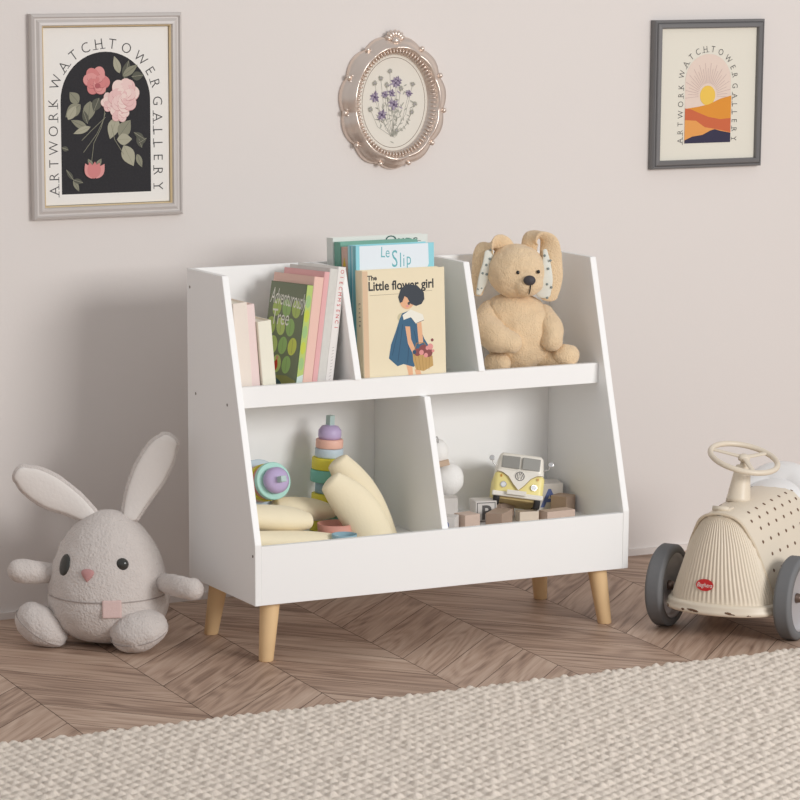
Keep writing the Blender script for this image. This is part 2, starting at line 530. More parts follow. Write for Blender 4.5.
def arch_text(A, cx, zb, half, hgt, off, size, m, sx=0.95):
    """ARTWORK up the left side, WATCHTOWER over the arch, GALLERY down the right"""
    st = hgt - half; r_ = half + off
    L1 = st; L2 = PI * r_; tot = 2 * L1 + L2
    def at(s):
        if s < L1: return (cx - r_, zb + s, PI / 2)
        if s < L1 + L2:
            a = PI - (s - L1) / r_
            return (cx + r_ * math.cos(a), zb + st + r_ * math.sin(a), a - PI / 2)
        return (cx + r_, zb + st - (s - L1 - L2), -PI / 2)
    for wd, a, b in (('ARTWORK', 0.012, 0.262), ('WATCHTOWER', 0.318, 0.69), ('GALLERY', 0.738, 0.985)):
        wts = {'W': 1.35, 'A': 1.05, 'I': 0.5, 'L': .85, 'E': .85, 'O': 1.15, 'G': 1.1}
        ws = [wts.get(c, 1.0) for c in wd]; S = sum(ws) - (ws[0] + ws[-1]) / 2
        p = 0.0
        for i, c in enumerate(wd):
            if i: p += (ws[i - 1] + ws[i]) / 2
            s_ = (a + (b - a) * p / S) * tot
            u, v, ro = at(s_)
            A.text(c, u, v, size, m, rot=ro, thin=-0.012, sx=sx)
            # serifs on the stems
            if c in 'RKLAHY':
                cs, sn = math.cos(ro), math.sin(ro)
                wdh = size * 0.20
                for ox in ((-0.26, 0.26) if c in 'AH' else (0.0,) if c in 'Y' else (-0.20,) if c in 'RKLE' else ()):
                    bx, by = u + ox * size * cs, v + ox * size * sn
                    A.line([(bx - wdh * cs, by - wdh * sn), (bx + wdh * cs, by + wdh * sn)], size * 0.045, m)
def arch_poly(cx, zb, half, hgt, n=24):
    st = zb + hgt - half
    return [(cx - half, zb), (cx + half, zb)] + [(cx + half * math.cos(t), st + half * math.sin(t)) for t in [PI * k / n for k in range(n + 1)]]

SILV = mat('silver_grey_wood', (204, 197, 192), 0.4, var=0.03, vscale=20)
GOLD = mat('gold_leaf', (236, 214, 172), 0.3, metal=0.5)
PAPER = mat('print_paper', (240, 236, 230), 0.8)
# --- left picture
f1, w2, h1, dep = rect_frame('picture_frame', -0.2065, 0.1078, 0.7818, 1.1742,
    [(0, 0), (0, 0.012), (0.0015, 0.0155), (0.006, 0.0185), (0.0085, 0.0145), (0.011, 0.0145), (0.0165, 0.018), (0.0215, 0.0185), (0.0235, 0.014)], SILV,
    'silver-grey framed print of pink roses in a black arch, leftmost picture on the wall',
    ([(0.0235, 0.014), (0.0243, 0.0148), (0.0255, 0.014), (0.0262, 0.008)], GOLD))
A = Art()
A.poly([(-w2 + 0.027, 0.027), (w2 - 0.027, 0.027), (w2 - 0.027, h1 - 0.027), (-w2 + 0.027, h1 - 0.027)], PAPER)
cx, zb, hf, hg = -0.0025, 0.047, 0.0935, 0.272
A.poly(arch_poly(cx, zb, hf, hg), mat('print_black', (34, 32, 36), 0.75, var=0.5, vscale=260))
arch_text(A, cx, zb, hf, hg, 0.0060, 0.0285, INK)
pk = [mat('rose_blush', (240, 214, 206), .7), mat('rose_pink', (232, 192, 188), .7), mat('rose_mid', (236, 204, 198), .7), mat('rose_deep', (208, 148, 148), .7)]
pd = [mat('rose_coral', (212, 132, 130), .7), mat('rose_salmon', (222, 152, 148), .7), mat('rose_shade', (176, 92, 96), .7)]
lf = [mat('leaf_sage', (140, 138, 118), .7), mat('leaf_dark', (86, 86, 74), .7), mat('leaf_pale', (172, 168, 146), .7)]
def U(x, y):   # drawing coordinates inside the arch
    return (cx + (x - 352) / 3.333 / 483, zb + (648 - y) / 3.333 / 519)
for (x, y, L, wd, ro, k) in [(262, 345, 44, 17, 2.3, 0), (268, 350, 62, 20, -2.5, 0), (300, 340, 60, 20, -1.7, 0), (225, 400, 50, 14, 1.0, 2), (330, 330, 45, 16, -2.0, 1),
        (415, 270, 60, 14, 1.3, 1), (410, 260, 60, 12, .6, 0), (400, 250, 55, 12, 1.9, 2), (440, 262, 40, 14, 0.1, 1), (388, 395, 70, 20, -1.9, 2), (395, 460, 62, 22, .9, 0),
        (388, 470, 50, 18, 0.0, 2), (410, 490, 72, 22, -1.1, 2), (455, 520, 45, 10, -1.2, 0), (290, 430, 60, 12, 2.7, 0), (300, 425, 60, 10, -2.8, 2), (290, 415, 45, 10, 1.9, 1),
        (472, 500, 46, 11, 1.9, 1), (462, 484, 30, 9, .5, 1), (480, 470, 40, 9, 2.6, 1), (240, 600, 40, 8, -1.1, 0), (240, 600, 34, 8, -0.3, 1), (240, 600, 40, 7, 2.2, 1), (225, 500, 24, 8, 2.8, 1),
        (305, 560, 30, 8, 2.1, 0), (318, 560, 30, 8, 1.0, 0)]:
    u, v = U(x, y); A.leaf(u, v, L / 1600 * 1.02, wd / 1600, ro, lf[k])
    A.line([(u, v), (u + L / 1650 * math.cos(ro), v + L / 1650 * math.sin(ro))], 0.0006, lf[(k + 1) % 3])
for pts in ([(350, 380), (335, 430), (310, 480), (302, 540)], [(345, 400), (320, 450), (275, 510)], [(350, 395), (300, 440), (270, 470)], [(370, 420), (380, 470), (410, 520)], [(352, 300), (350, 350), (345, 400)]):
    A.line([U(*p) for p in pts], 0.0011, lf[0])
A.rose(*U(322, 274), 0.0265, pd, 1); A.ell(*U(325, 290), 0.006, 0.005, pd[2])
A.rose(*U(366, 345), 0.0185, pk, 3); A.rose(*U(398, 380), 0.019, pk, 4); A.rose(*U(412, 325), 0.0315, pk, 2, 8)
for dx, ro in ((0, 1.5), (-7, 2.0), (7, 1.0), (0, 1.2), (-3, 1.8)):
    A.leaf(*U(308 + dx, 598), 0.033, 0.0085, ro, pd[abs(dx) % 3])
A.build('print', f1, (0, -0.0078, 0), (1, 0, 0), (0, 0, 1))

# --- right picture
DGREY = mat('dark_grey_wood', (112, 110, 110), 0.38, var=0.03, vscale=30)
f3, w2, h3, dep = rect_frame('picture_frame', 1.1885, 1.4650, 0.8335, 1.1455,
    [(0, 0), (0, 0.014), (0.003, 0.018), (0.005, 0.018), (0.006, 0.0165), (0.0075, 0.019), (0.009, 0.020), (0.0155, 0.0205), (0.0175, 0.019), (0.0182, 0.010)], DGREY,
    'dark grey framed print of a sun rising over orange dunes, rightmost picture on the wall')
CREAM = mat('cream_card', (232, 227, 213), 0.85)
box('mount', (-w2 + 0.017, -0.0115, 0.017), (w2 - 0.017, -0.007, h3 - 0.017), CREAM, f3)
A = Art()
cx, zb, hf, hg = 0.0005, 0.053, 0.0575, 0.187
A.poly(arch_poly(cx, zb, hf, hg), mat('dawn_pink', (232, 212, 198), .8))
arch_text(A, cx, zb, hf, hg, 0.0040, 0.0192, INK, 0.85)
def U(x, y): return (cx + (x - 342) / 4.447 / 402, zb + (635 - y) / 4.447 / 474)
su = U(340, 425)
RAY = mat('sun_ray', (196, 170, 164), .8)
for k in range(27):
    a = R(-4 + k * 188 / 26)
    r0, r1 = 0.0235, 0.050 if k % 2 else 0.060
    if 0.25 < abs(k - 13) / 13 or True:
        ex = su[0] + r1 * math.cos(a); ez = su[1] + r1 * 1.15 * math.sin(a)
        if abs(ex - cx) > hf - 0.001: r1 = (hf - 0.001 - (su[0] - cx) * (1 if math.cos(a) > 0 else -1)) / abs(math.cos(a))
        A.line([(su[0] + r0 * math.cos(a), su[1] + r0 * 1.1 * math.sin(a)), (su[0] + r1 * math.cos(a), su[1] + r1 * 1.15 * math.sin(a))], 0.0008, RAY)
A.ell(su[0], su[1], 0.0193, 0.021, mat('sun_yellow', (240, 198, 84), .7))
def hill(top, base, m):
    A.poly([U(*p) for p in top] + [U(*p) for p in base[::-1]], m)
hill([(240, 482), (300, 474), (345, 465), (400, 440), (447, 428)], [(240, 560), (447, 590)], mat('dune_orange', (226, 148, 50), .75))
hill([(240, 480), (265, 484), (300, 500), (345, 520), (400, 532), (447, 528)], [(240, 600), (447, 606)], mat('dune_rust', (206, 104, 64), .75))
hill([(240, 532), (290, 536), (330, 566), (380, 576), (447, 592)], [(240, 635), (447, 635)], mat('dune_peach', (232, 160, 84), .75))
hill([(240, 622), (275, 606), (320, 600), (355, 582), (375, 576), (400, 584), (447, 594)], [(240, 636), (447, 636)], mat('dune_navy', (50, 46, 72), .75))
A.build('print', f3, (0, -0.0117, 0), (1, 0, 0), (0, 0, 1))

# --- oval picture
ROSEG = mat('champagne_metal', (224, 208, 196), 0.28, metal=0.7, var=0.12, vscale=26, bump=0.2, bscale=60)
DARKG = mat('tarnished_groove', (110, 92, 80), 0.5, metal=0.5)
of = empty('oval_picture_frame', (0.5755, 0, 0.9885))
tag(of, 'small oval frame of ornate scalloped champagne metal around dried purple flowers, middle of the wall', 'picture frame')
N = 240
ia, ib = 0.0775, 0.0965
prof = [(1.0, 0.0), (1.0, 0.006), (0.93, 0.012), (0.84, 0.013), (0.72, 0.020), (0.60, 0.024), (0.48, 0.028), (0.42, 0.0285), (0.38, 0.027), (0.10, 0.0115), (0.04, 0.0105), (0.0, 0.0095), (0.0, 0.008)]
oa, ob = 0.117, 0.130
V, F = [], []
for f_, d in prof:
    for i in range(N):
        t = 2 * PI * i / N
        sc_ = 1 + f_ ** 2 * (0.055 * abs(math.sin(5.5 * (t - PI / 2))) - 0.02)
        a = (ia + (oa - ia) * f_) * sc_; b = (ib + (ob - ib) * f_) * sc_
        dd = d + (0.0035 * abs(math.sin(5.5 * (t - PI / 2))) if 0.4 < f_ < 0.99 else 0)
        V.append((a * math.cos(t), -dd, b * math.sin(t)))
for k in range(len(prof) - 1):
    for i in range(N):
        j = (i + 1) % N
        F.append((k * N + i, k * N + N + i, k * N + N + j, k * N + j))
mk('frame', V, F, ROSEG, of, smooth=True)
for k in range(1, 11):
    bm = bmesh.new()
    t = PI / 2 + 2 * PI * (k + 0.0) / 11
    for q, (dr, dt, s_) in enumerate(((0, 0, 1), (-0.006, 0.05, .7), (-0.006, -0.05, .7), (-.012, 0, .6))):
        tt = t + dt
        add_blob(bm, ((oa + dr - 0.003) * math.cos(tt), -0.014, (ob + dr - 0.003) * math.sin(tt)), (0.0055 * s_, 0.005 * s_, 0.0055 * s_), nu=10, nv=8)
    from_bm('scroll_knot', bm, ROSEG, of)
bm = bmesh.new()
for k in range(7):
    a = R(20 + k * 140 / 6)
    add_blob(bm, (0.015 * math.cos(a), -0.014, 0.125 + 0.013 * math.sin(a)), (0.0046, 0.006, 0.0085), rot=(0, -(a - PI / 2), 0), nu=10, nv=8)
add_blob(bm, (0, -0.016, 0.124), (0.010, 0.008, 0.009), nu=14, nv=10)
for s_ in (-1, 1):
    add_blob(bm, (0.022 * s_, -0.014, 0.120), (0.010, 0.006, 0.005), rot=(0, 0.5 * s_, 0), nu=12, nv=8)
from_bm('crest', bm, ROSEG, of)
bm = bmesh.new()
for k in range(76):
    t = 2 * PI * k / 76
    c_, s_ = math.cos(t), math.sin(t)
    add_blob(bm, ((ia + 0.0085) * c_, -0.0195, (ib + 0.0072) * s_), (0.0072, 0.0062, 0.0024), rot=(0, -t, 0), nu=8, nv=6)
from_bm('beading', bm, ROSEG, of)
bm = bmesh.new()
b2 = bmesh.new()
A = Art()
n = 64
A.poly([((ia + .0015) * math.cos(2 * PI * k / n), (ib + .0015) * math.sin(2 * PI * k / n)) for k in range(n)], mat('ivory_silk', (232, 226, 214), .8))
A.ring(0, 0, 0.0715, 0.0905, 0.0012, mat('ring_line', (140, 122, 108), .6))
pu = [mat('petal_violet', (126, 112, 136), .8), mat('petal_lilac', (170, 158, 174), .8), mat('petal_deep', (84, 70, 96), .8)]
gs = [mat('dry_stem', (152, 150, 138), .8), mat('dry_leaf', (176, 174, 162), .8)]
def U(x, y): return ((x - 385) / 5 / 440, (420 - y) / 5 / 500)
rr = random.Random(5)
fl = [(395, 320, 1), (290, 390, 1), (375, 372, 0), (385, 430, 1), (325, 480, 1), (460, 375, 0), (340, 378, 0), (405, 310, 0), (490, 430, 2), (480, 330, 2), (365, 262, 2), (290, 320, 2), (320, 297, 2), (400, 560, 2), (475, 470, 2), (268, 450, 2), (420, 350, 2), (350, 330, 2)]
for x, y, k in fl:
    x2, y2 = 378 + rr.uniform(-8, 8), 590
    mx, my = (x + x2) / 2 + (x - 378) * 0.15, (y + y2) / 2 + 20
    A.line([U(x, y), U(mx, my), U(x2, y2)], 0.0007, gs[0])
    for q in range(3):
        A.leaf(*U(mx + rr.uniform(-20, 20), my + rr.uniform(-40, 30)), 0.010, 0.0012, rr.uniform(0.3, 2.8), gs[1])
for q in range(26):
    A.leaf(*U(rr.uniform(290, 470), rr.uniform(330, 540)), rr.uniform(.008, .014), 0.0013, rr.uniform(0, 6.28), [gs[0], gs[1], pu[1]][q % 3])
for x, y, k in fl:
    u, v = U(x, y); n_ = 9; L = (0.010, 0.014, 0.007)[k]
    for q in range(n_):
        A.leaf(u, v, L * rr.uniform(.7, 1), L * 0.2, 2 * PI * q / n_ + rr.uniform(-.2, .2), (pu[q % 2] if k < 2 else gs[q % 2]))
    A.ell(u, v, L * 0.2, L * 0.2, pu[2] if k < 2 else pu[1], n=8)
A.build('print', of, (0, -0.0085, 0), (1, 0, 0), (0, 0, 1))

# ================================================================== BOOKS
PAGES = mat('book_pages', (238, 230, 214), 0.85, var=0.05, vscale=400)
def book(t, d, h, cover, loc, rot, label, group, spine=None, name='book', pagerec=0.003):
    """spine at y=0 facing -y, thickness along x"""
    root = empty(name, loc, rot); tag(root, label, 'book', group)
    ct = 0.0016
    bm = bmesh.new()
    add_prism(bm, [(0, 0.001), (0.001, 0), (t - 0.001, 0), (t, 0.001), (t, d), (t - ct, d), (t - ct, 0.003), (ct, 0.003), (ct, d), (0, d)], 0, h, 2)
    c = from_bm('cover', bm, cover, root)
    box('page_block', (ct, 0.003, pagerec), (t - ct, d - 0.003, h - pagerec), PAGES, root)
    return root, c
G1 = 'books in the left compartment'
M1 = mat('cream_cloth', (240, 228, 216), .7, var=.02, vscale=60); M2 = mat('blush_paper', (240, 218, 214), .7); M3 = mat('ivory_paper', (242, 238, 220), .7)
book(0.029, 0.11, 0.176, M1, (0.0262, -0.452, ZS), (0, R(-4), R(1)), 'plain cream hardback spine leaning on the left side panel of the shelf', G1)
book(0.018, 0.11, 0.172, M2, (0.0565, -0.446, ZS), (0, R(-4.5), R(2)), 'plain blush pink spine between two cream books, left compartment', G1)
book(0.028, 0.09, 0.140, M3, (0.0765, -0.452, ZS), (0, R(-5), R(2)), 'shortest plain ivory spine, left compartment beside the green book', G1)
# fan of leaning books
rz = R(17); LN = R(9)
X0_, Y0_ = 0.1375, -0.4575
dx_ = Vector((math.cos(rz), math.sin(rz)))
def fan(off, t, d, h, cov, label, name='book'):
    p = Vector((X0_, Y0_)) + dx_ * (off / math.cos(LN))
    return book(t, d, h, cov, (p.x, p.y, ZS + t * math.sin(LN)), (0, LN, rz), label, G1, name=name)
GRN = mat('moss_green_cover', (88, 108, 72), .5)
g_, gc = fan(0.000, 0.0175, 0.098, 0.203, GRN, 'green picture book with painted leaves and white title lettering, facing out in the left compartment')
leafm = [mat('leaf_a', (184, 204, 116), .5), mat('leaf_b', (162, 196, 124), .5), mat('leaf_c', (216, 222, 108), .5), mat('leaf_d', (120, 158, 122), .5), mat('leaf_e', (198, 216, 132), .5)]
deepg = mat('leaf_shadow', (126, 134, 110), .5)
# cover art on x=0 face: u runs from fore edge (y=d) to spine (y=0)
D_, H_ = 0.098, 0.203
A = Art()
A.poly([(0.0005, 0.0005), (D_ - .001, 0.0005), (D_ - .001, H_ - .0005), (0.0005, H_ - .0005)], deepg)
rr = random.Random(11)
for row in range(5):
    for cl in range(4):
        u = 0.013 + cl * 0.0265 + (row % 2) * 0.011; v = 0.050 + row * 0.035
        if u > D_ - 0.01 or v > H_ - 0.014: continue
        k = rr.choice([0, 1, 2, 4]) if row < 4 else rr.choice([1, 3, 3])
        A.ell(u, v, 0.0118, 0.0168, leafm[k], rr.uniform(-.2, .2))
        A.line([(u, v - .013), (u, v + .013)], 0.0006, deepg)
A.poly([(0.0005, 0.0005), (D_ - .001, 0.0005), (D_ - .001, 0.022), (0.07, 0.03), (0.0005, 0.026)], mat('field_olive', (150, 150, 92), .5))
A.ell(0.034, 0.018, 0.026, 0.008, mat('pond_blue', (64, 92, 104), .5), -0.25)
A.ell(0.032, 0.013, 0.020, 0.004, mat('boat_dark', (48, 56, 52), .5), -0.2)
A.leaf(0.034, 0.034, 0.026, 0.0062, 1.35, mat('scarlet_coat', (212, 64, 40), .5)); A.ell(0.04, 0.061, 0.0035, 0.004, mat('skin_print', (226, 170, 140), .6))
WINK = mat('white_ink', (242, 240, 230), .6)
A.text('Adventurously', 0.052, H_ - 0.044, 0.043, WINK, sx=0.385, shear=0.15, rot=-0.08)
A.text('Tree', 0.036, H_ - 0.080, 0.042, WINK, sx=0.6, shear=0.1)
A.build('cover_art', gc, (0, D_, 0), (0, -1, 0), (0, 0, 1))
A = Art()
A.poly([(0.0012, 0.0005), (0.0163, 0.0005), (0.0163, H_ - .0005), (0.0012, H_ - .0005)], leafm[0])
for k, v in enumerate((0.055, 0.085, 0.115, 0.145, 0.172)): A.ell(0.008, v, 0.0065, 0.012, mat('lime_leaf', (196, 206, 80), .5) if k % 2 else mat('mint_leaf', (160, 196, 130), .5))
A.poly([(0.0012, 0.0005), (0.0163, 0.0005), (0.0163, 0.036), (0.0012, 0.03)], mat('pale_sky', (206, 222, 216), .5))
A.poly([(0.005, 0.006), (0.013, 0.006), (0.012, 0.02), (0.006, 0.018)], mat('spine_blue', (52, 92, 140), .5))
A.build('spine_art', gc, (0, 0, 0), (1, 0, 0), (0, 0, 1))
PCH = mat('peach_cover', (238, 198, 184), .55); PNK = mat('pink_cover', (232, 178, 178), .55); GRW = mat('pearl_grey_cover', (216, 214, 208), .55, var=.08, vscale=90); WHC = mat('white_gloss_cover', (238, 234, 230), .4)
fan(0.0178, 0.024, 0.112, 0.216, PCH, 'peach pink book with thick spine directly right of the green picture book')
fan(0.0421, 0.013, 0.112, 0.225, PNK, 'slim rose pink book between the peach spine and the grey-white spine')
fan(0.0554, 0.0205, 0.112, 0.229, GRW, 'mottled grey-white book second from the right of the leaning row')
wb, wc = fan(0.0762, 0.0195, 0.112, 0.231, WHC, 'white book with red letters down its spine leaning against the left divider')
A = Art()
RED = mat('red_ink', (206, 50, 62), .6)
for k, ch in enumerate('OIECMMSENCI'):
    A.text(ch, 0.0065, 0.222 - 0.0105 * k - 0.0, 0.0125, RED, rot=-PI / 2, sx=0.8)
for k in range(12): A.line([(0.007, 0.012 + k * .006), (0.012, 0.014 + k * .006)], 0.0006, mat('grey_ink', (150, 146, 146), .6))
A.build('spine_lettering', wc, (0, 0, 0), (1, 0, 0), (0, 0, 1))

# face-out books of the middle compartment
G2 = 'books in the middle compartment'
def fbook(x, y, wd, t, h, cov, label, lean=2.5, lift=0.0, pg=0.003):
    """front cover faces -y, spine on the left (x=0)"""
    root = empty('book', (x, y, ZS + lift), (R(-lean), 0, 0)); tag(root, label, 'book', G2)
    ct = 0.0018
    bm = bmesh.new()
    add_prism(bm, [(0.001, 0), (wd, 0), (wd, ct), (0.004, ct), (0.004, t - ct), (wd, t - ct), (wd, t), (0.001, t), (0, t - 0.001), (0, 0.001)], 0, h, 2)
    c = from_bm('cover', bm, cov, root)
    box('page_block', (0.004, ct, pg), (wd - 0.003, t - ct, h - pg), PAGES, root)
    return root, c
fb, fc = fbook(0.2825, -0.4595, 0.1755, 0.028, 0.2235, mat('buff_cover', (236, 222, 190), .6, var=.03, vscale=20), 'cream storybook with a flower girl holding a basket, face out in the middle compartment', lean=3.3)
A = Art()
def U(x, y): return ((x - 204) / 408 * 0.1755, (745 - y) / 525 * 0.2175 + 0.005)
BLK = mat('black_ink', (30, 30, 34), .6)
A.poly([(0.001, 0.001), (0.012, 0.001), (0.012, 0.2225), (0.001, 0.2225)], mat('hinge_tan', (222, 190, 156), .6))
A.text('The', *U(254, 262), 0.0125, BLK, thin=0.03, sx=1.0)
A.text('Little flower girl', *U(396, 309), 0.0240, BLK, thin=0.022, sx=0.90)
A.line([U(240, 331), U(400, 330), U(550, 322)], 0.0006, mat('rule_ink', (150, 136, 110), .7))
A.text('Picture', *U(296, 729), 0.008, BLK, thin=0.03, sx=1.3)
A_ = Art
SK = mat('print_skin', (232, 178, 138), .65); HR = mat('print_hair', (44, 52, 62), .6); DB = mat('print_dress', (52, 98, 128), .65); DB2 = mat('print_dress_fold', (38, 74, 104), .65)
CW_ = mat('print_collar', (240, 236, 222), .65); BK = mat('print_basket', (196, 158, 96), .65); BK2 = mat('basket_weave', (160, 120, 66), .65); PL = mat('print_berries', (136, 72, 72), .65); PKF = mat('print_petal', (226, 150, 146), .65)
def P(pts, m): A.poly([U(*p) for p in pts], m)
A.ell(*U(395, 437), 0.009, 0.008, mat('bow', (206, 196, 160), .65), 0.5)
P([(412, 650), (442, 650), (446, 700), (440, 724), (418, 722), (424, 700)], SK); P([(455, 680), (480, 680), (492, 715), (465, 720)], SK)
P([(414, 712), (446, 708), (450, 728), (412, 730)], mat('sandal', (184, 96, 66), .65)); P([(462, 706), (492, 704), (496, 722), (462, 724)], mat('sandal', (184, 96, 66), .65))
P([(398, 420), (430, 410), (470, 430), (480, 480), (505, 540), (525, 572), (520, 600), (450, 668), (400, 652), (370, 660), (328, 622), (340, 560), (365, 500), (385, 445)], DB)
for a, b in (((400, 470), (372, 640)), ((432, 520), (420, 650)), ((380, 480), (345, 610)), ((455, 500), (470, 570))): A.line([U(*a), U(*b)], 0.0014, DB2)
P([(412, 480), (436, 482), (440, 540), (462, 592), (446, 606), (424, 560)], SK); P([(470, 462), (492, 462), (498, 530), (500, 560), (478, 566), (474, 520)], SK)
P([(400, 428), (440, 404), (500, 430), (508, 456), (464, 472), (440, 440), (405, 450)], CW_); A.line([U(440, 440), U(464, 470), U(506, 456)], 0.0009, HR)
P([(446, 600), (545, 622), (548, 668), (500, 690), (462, 682), (448, 640)], BK)
for k in range(5): A.line([U(455 + k * 19, 612), U(470 + k * 14, 684)], 0.0007, BK2)
A.line([U(450, 610), U(466, 560), U(505, 560), U(540, 625)], 0.0016, BK2)
for x, y, r_, m_ in ((470, 602, .0075, PL), (500, 592, .010, PL), (525, 606, .009, PL), (535, 580, .006, PKF), (490, 604, .005, PKF), (512, 618, .0045, PKF), (545, 550, .003, PL), (520, 585, .004, PKF), (455, 600, .004, DB2), (548, 600, .003, PKF)): A.ell(*U(x, y), r_, r_, m_, n=12)
A.ell(*U(424, 362), 0.0155, 0.0165, SK)
P([(380, 345), (395, 305), (430, 288), (475, 296), (508, 330), (510, 360), (495, 382), (468, 390), (440, 378), (425, 350), (412, 342), (400, 368), (388, 372)], HR)
A.ell(*U(432, 376), 0.0026, 0.003, HR)
A.ell(*U(425, 388), 0.003, 0.002, PKF)
A.build('cover_art', fc, (0, 0, 0), (1, 0, 0), (0, 0, 1))
A = Art()
for k, ch in enumerate('Little'): A.text(ch, 0.014, 0.16 - k * .008, 0.011, BLK, rot=-PI / 2)
A.build('spine_lettering', fc, (0, 0.029, 0), (0, -1, 0), (0, 0, 1))

CY = mat('cyan_cover', (138, 208, 220), .45)
sbk, sc2 = fbook(0.2855, -0.4275, 0.1665, 0.035, 0.2675, CY, 'white and cyan picture book with teal lettering, directly behind the cream storybook')
A = Art()
A.poly([(0.0, 0.001), (0.0075, 0.001), (0.0075, 0.2665), (0.0, 0.2665)], mat('cyan_hinge', (136, 206, 218), .45))
A.poly([(0.0075, 0.001), (0.150, 0.001), (0.150, 0.216), (0.155, 0.228), (0.154, 0.2665), (0.0075, 0.2665)], mat('ice_white', (226, 234, 240), .5))
TEAL = mat('teal_ink', (104, 178, 186), .6)
A.text('Le', 0.0615, 0.2435, 0.029, TEAL, sx=0.72, rot=-0.05, thin=0.0)
A.text('S', 0.082, 0.2245, 0.046, TEAL, sx=0.66); A.text('l', 0.0945, 0.2235, 0.040, TEAL, sx=0.66); A.text('i', 0.1015, 0.225, 0.034, TEAL, sx=0.66); A.text('p', 0.112, 0.2275, 0.034, TEAL, sx=0.66)
A.build('cover_art', sc2, (0, 0, 0), (1, 0, 0), (0, 0, 1))
A = Art()
for y, c_ in ((0.004, (196, 232, 238)), (0.013, (96, 180, 204)), (0.017, (214, 238, 240)), (0.026, (120, 186, 196))):
    A.poly([(y, 0.001), (y + 0.0035, 0.001), (y + .0035, .266), (y, .266)], mat('stripe_%d' % c_[0], c_, .45))
A.build('spine_stripes', sc2, (0, 0.035, 0), (0, -1, 0), (0, 0, 1))
pb, pc = fbook(0.2855, -0.3915, 0.16, 0.026, 0.2615, mat('dusty_rose_cover', (214, 178, 164), .55), 'dusty rose book with a yellow mark on its spine, behind the cyan-edged book')
A = Art(); A.poly([(0.006, 0.225), (0.02, 0.225), (0.013, 0.243)], mat('yellow_mark', (226, 190, 70), .6)); A.poly([(0.005, .196), (.021, .196), (.021, .2), (.005, .2)], BLK); A.build('spine_mark', pc, (0, 0.026, 0), (0, -1, 0), (0, 0, 1))
fbook(0.284, -0.3645, 0.166, 0.026, 0.2685, mat('sea_green_cover', (110, 168, 150), .5), 'sea green book second from the back of the upright stack in the middle compartment')
ob_, oc = fbook(0.2815, -0.3375, 0.205, 0.027, 0.2745, mat('pale_white_cover', (222, 226, 220), .5), 'large pale book with dark green lettering, rearmost in the middle compartment')
A = Art(); A.text('Oups', 0.148, 0.2655 - .0085, 0.0255, mat('bottle_green_ink', (40, 92, 84), .6), sx=1.3, thin=0.0)
A.line([(0.105, 0.262), (0.19, 0.262)], 0.001, mat('bottle_green_ink', (40, 92, 84), .6))
A.build('cover_lettering', oc, (0, 0, 0), (1, 0, 0), (0, 0, 1))

# ================================================================== PLUSH HELPERS
TF = mat('tan_plush', (238, 210, 172), .95, bump=1.0, bscale=330, var=.10, vscale=70, sheen=.3, spec=.1)
TF2 = mat('patterned_cotton', (228, 228, 218), .9, bump=.2, bscale=300, spec=.1)
# teddy rabbit ------------------------------------------------------
O_ = Vector((0.66, -0.372, ZS)); E = Elev(O_)
tb = empty('plush_bunny', O_, (0, 0, YAW)); tag(tb, 'tan plush bunny with floppy dotted ears sitting in the right upper compartment', 'plush toy')
bm = bmesh.new()
add_blob(bm, E(519, 334, 0.0), (E.m(35), 0.058, E.m(38)), amp=.0035, freq=45)
add_blob(bm, E(514, 312, 0.0), (E.m(30), 0.046, E.m(19)), amp=.003, freq=45)
tbd = from_bm('body', bm, TF, tb, smooth=True)
md = tbd.modifiers.new('r', 'REMESH'); md.mode = 'VOXEL'; md.voxel_size = 0.0024; md.use_smooth_shade = True
sm = tbd.modifiers.new('s', 'SMOOTH'); sm.factor = .6; sm.iterations = 10
bm = bmesh.new()
add_blob(bm, E(515, 273.5, -0.014), (E.m(29), 0.052, E.m(27.0)), amp=.0028, freq=50, nu=56, nv=36)
add_blob(bm, E(524.5, 287, -0.046), (E.m(16), 0.026, E.m(12.5)), amp=.0018, freq=60)
rm = from_bm('head', bm, TF, tb, smooth=True); hd = rm
md = rm.modifiers.new('r', 'REMESH'); md.mode = 'VOXEL'; md.voxel_size = 0.0022; md.use_smooth_shade = True
sm = rm.modifiers.new('s', 'SMOOTH'); sm.factor = .6; sm.iterations = 8
BKE = mat('black_bead', (26, 24, 26), .25)
for x, y, d in ((514.5, 277, -0.0645), (535, 276, -0.058)):
    blob('eye', E(x, y, d), (0.0034, 0.003, 0.0038), BKE, tb, nu=16, nv=10)
blob('nose', E(525.8, 285.0, -0.0725), (0.0118, 0.007, 0.0098), mat('charcoal_nose', (66, 62, 66), .6, bump=.3), tb, nu=24, nv=16)
loft('mouth_stitch', [E(527, 290, -0.0728), E(526.5, 294, -0.0720), E(525.5, 298, -0.068)], [.0011] * 3, BKE, tb, n=8)
# arms
loft('arm', [E(491, 313, 0.0), E(485, 328, -0.030), E(495, 340, -0.056), E(509, 345, -0.064)], [.026, .030, .028, .021], TF, tb, rb=[.024, .03, .03, .022], n=26, amp=.0025, freq=55)
loft('arm', [E(543, 315, 0.0), E(549, 329, -0.026), E(550, 342, -0.044)], [.020, .0235, .0215], TF, tb, n=26, amp=.0022, freq=55)
# legs: thigh running to foot
loft('leg', [E(504, 360, -0.00), E(493, 364, -0.03), E(500, 364.5, -0.045)], [.024, .0205, .0185], TF, tb, n=24, amp=.002)
loft('leg', [E(535, 355, 0.0), E(549, 359, -0.014), E(560, 358.5, -0.026)], [.020, .018, .0185], TF, tb, rb=[.02, .019, .021], n=24, amp=.002)
blob('foot', E(564.5, 356.5, -0.032), (E.m(13.5), .020, E.m(11.5)), TF, tb, amp=.0015)
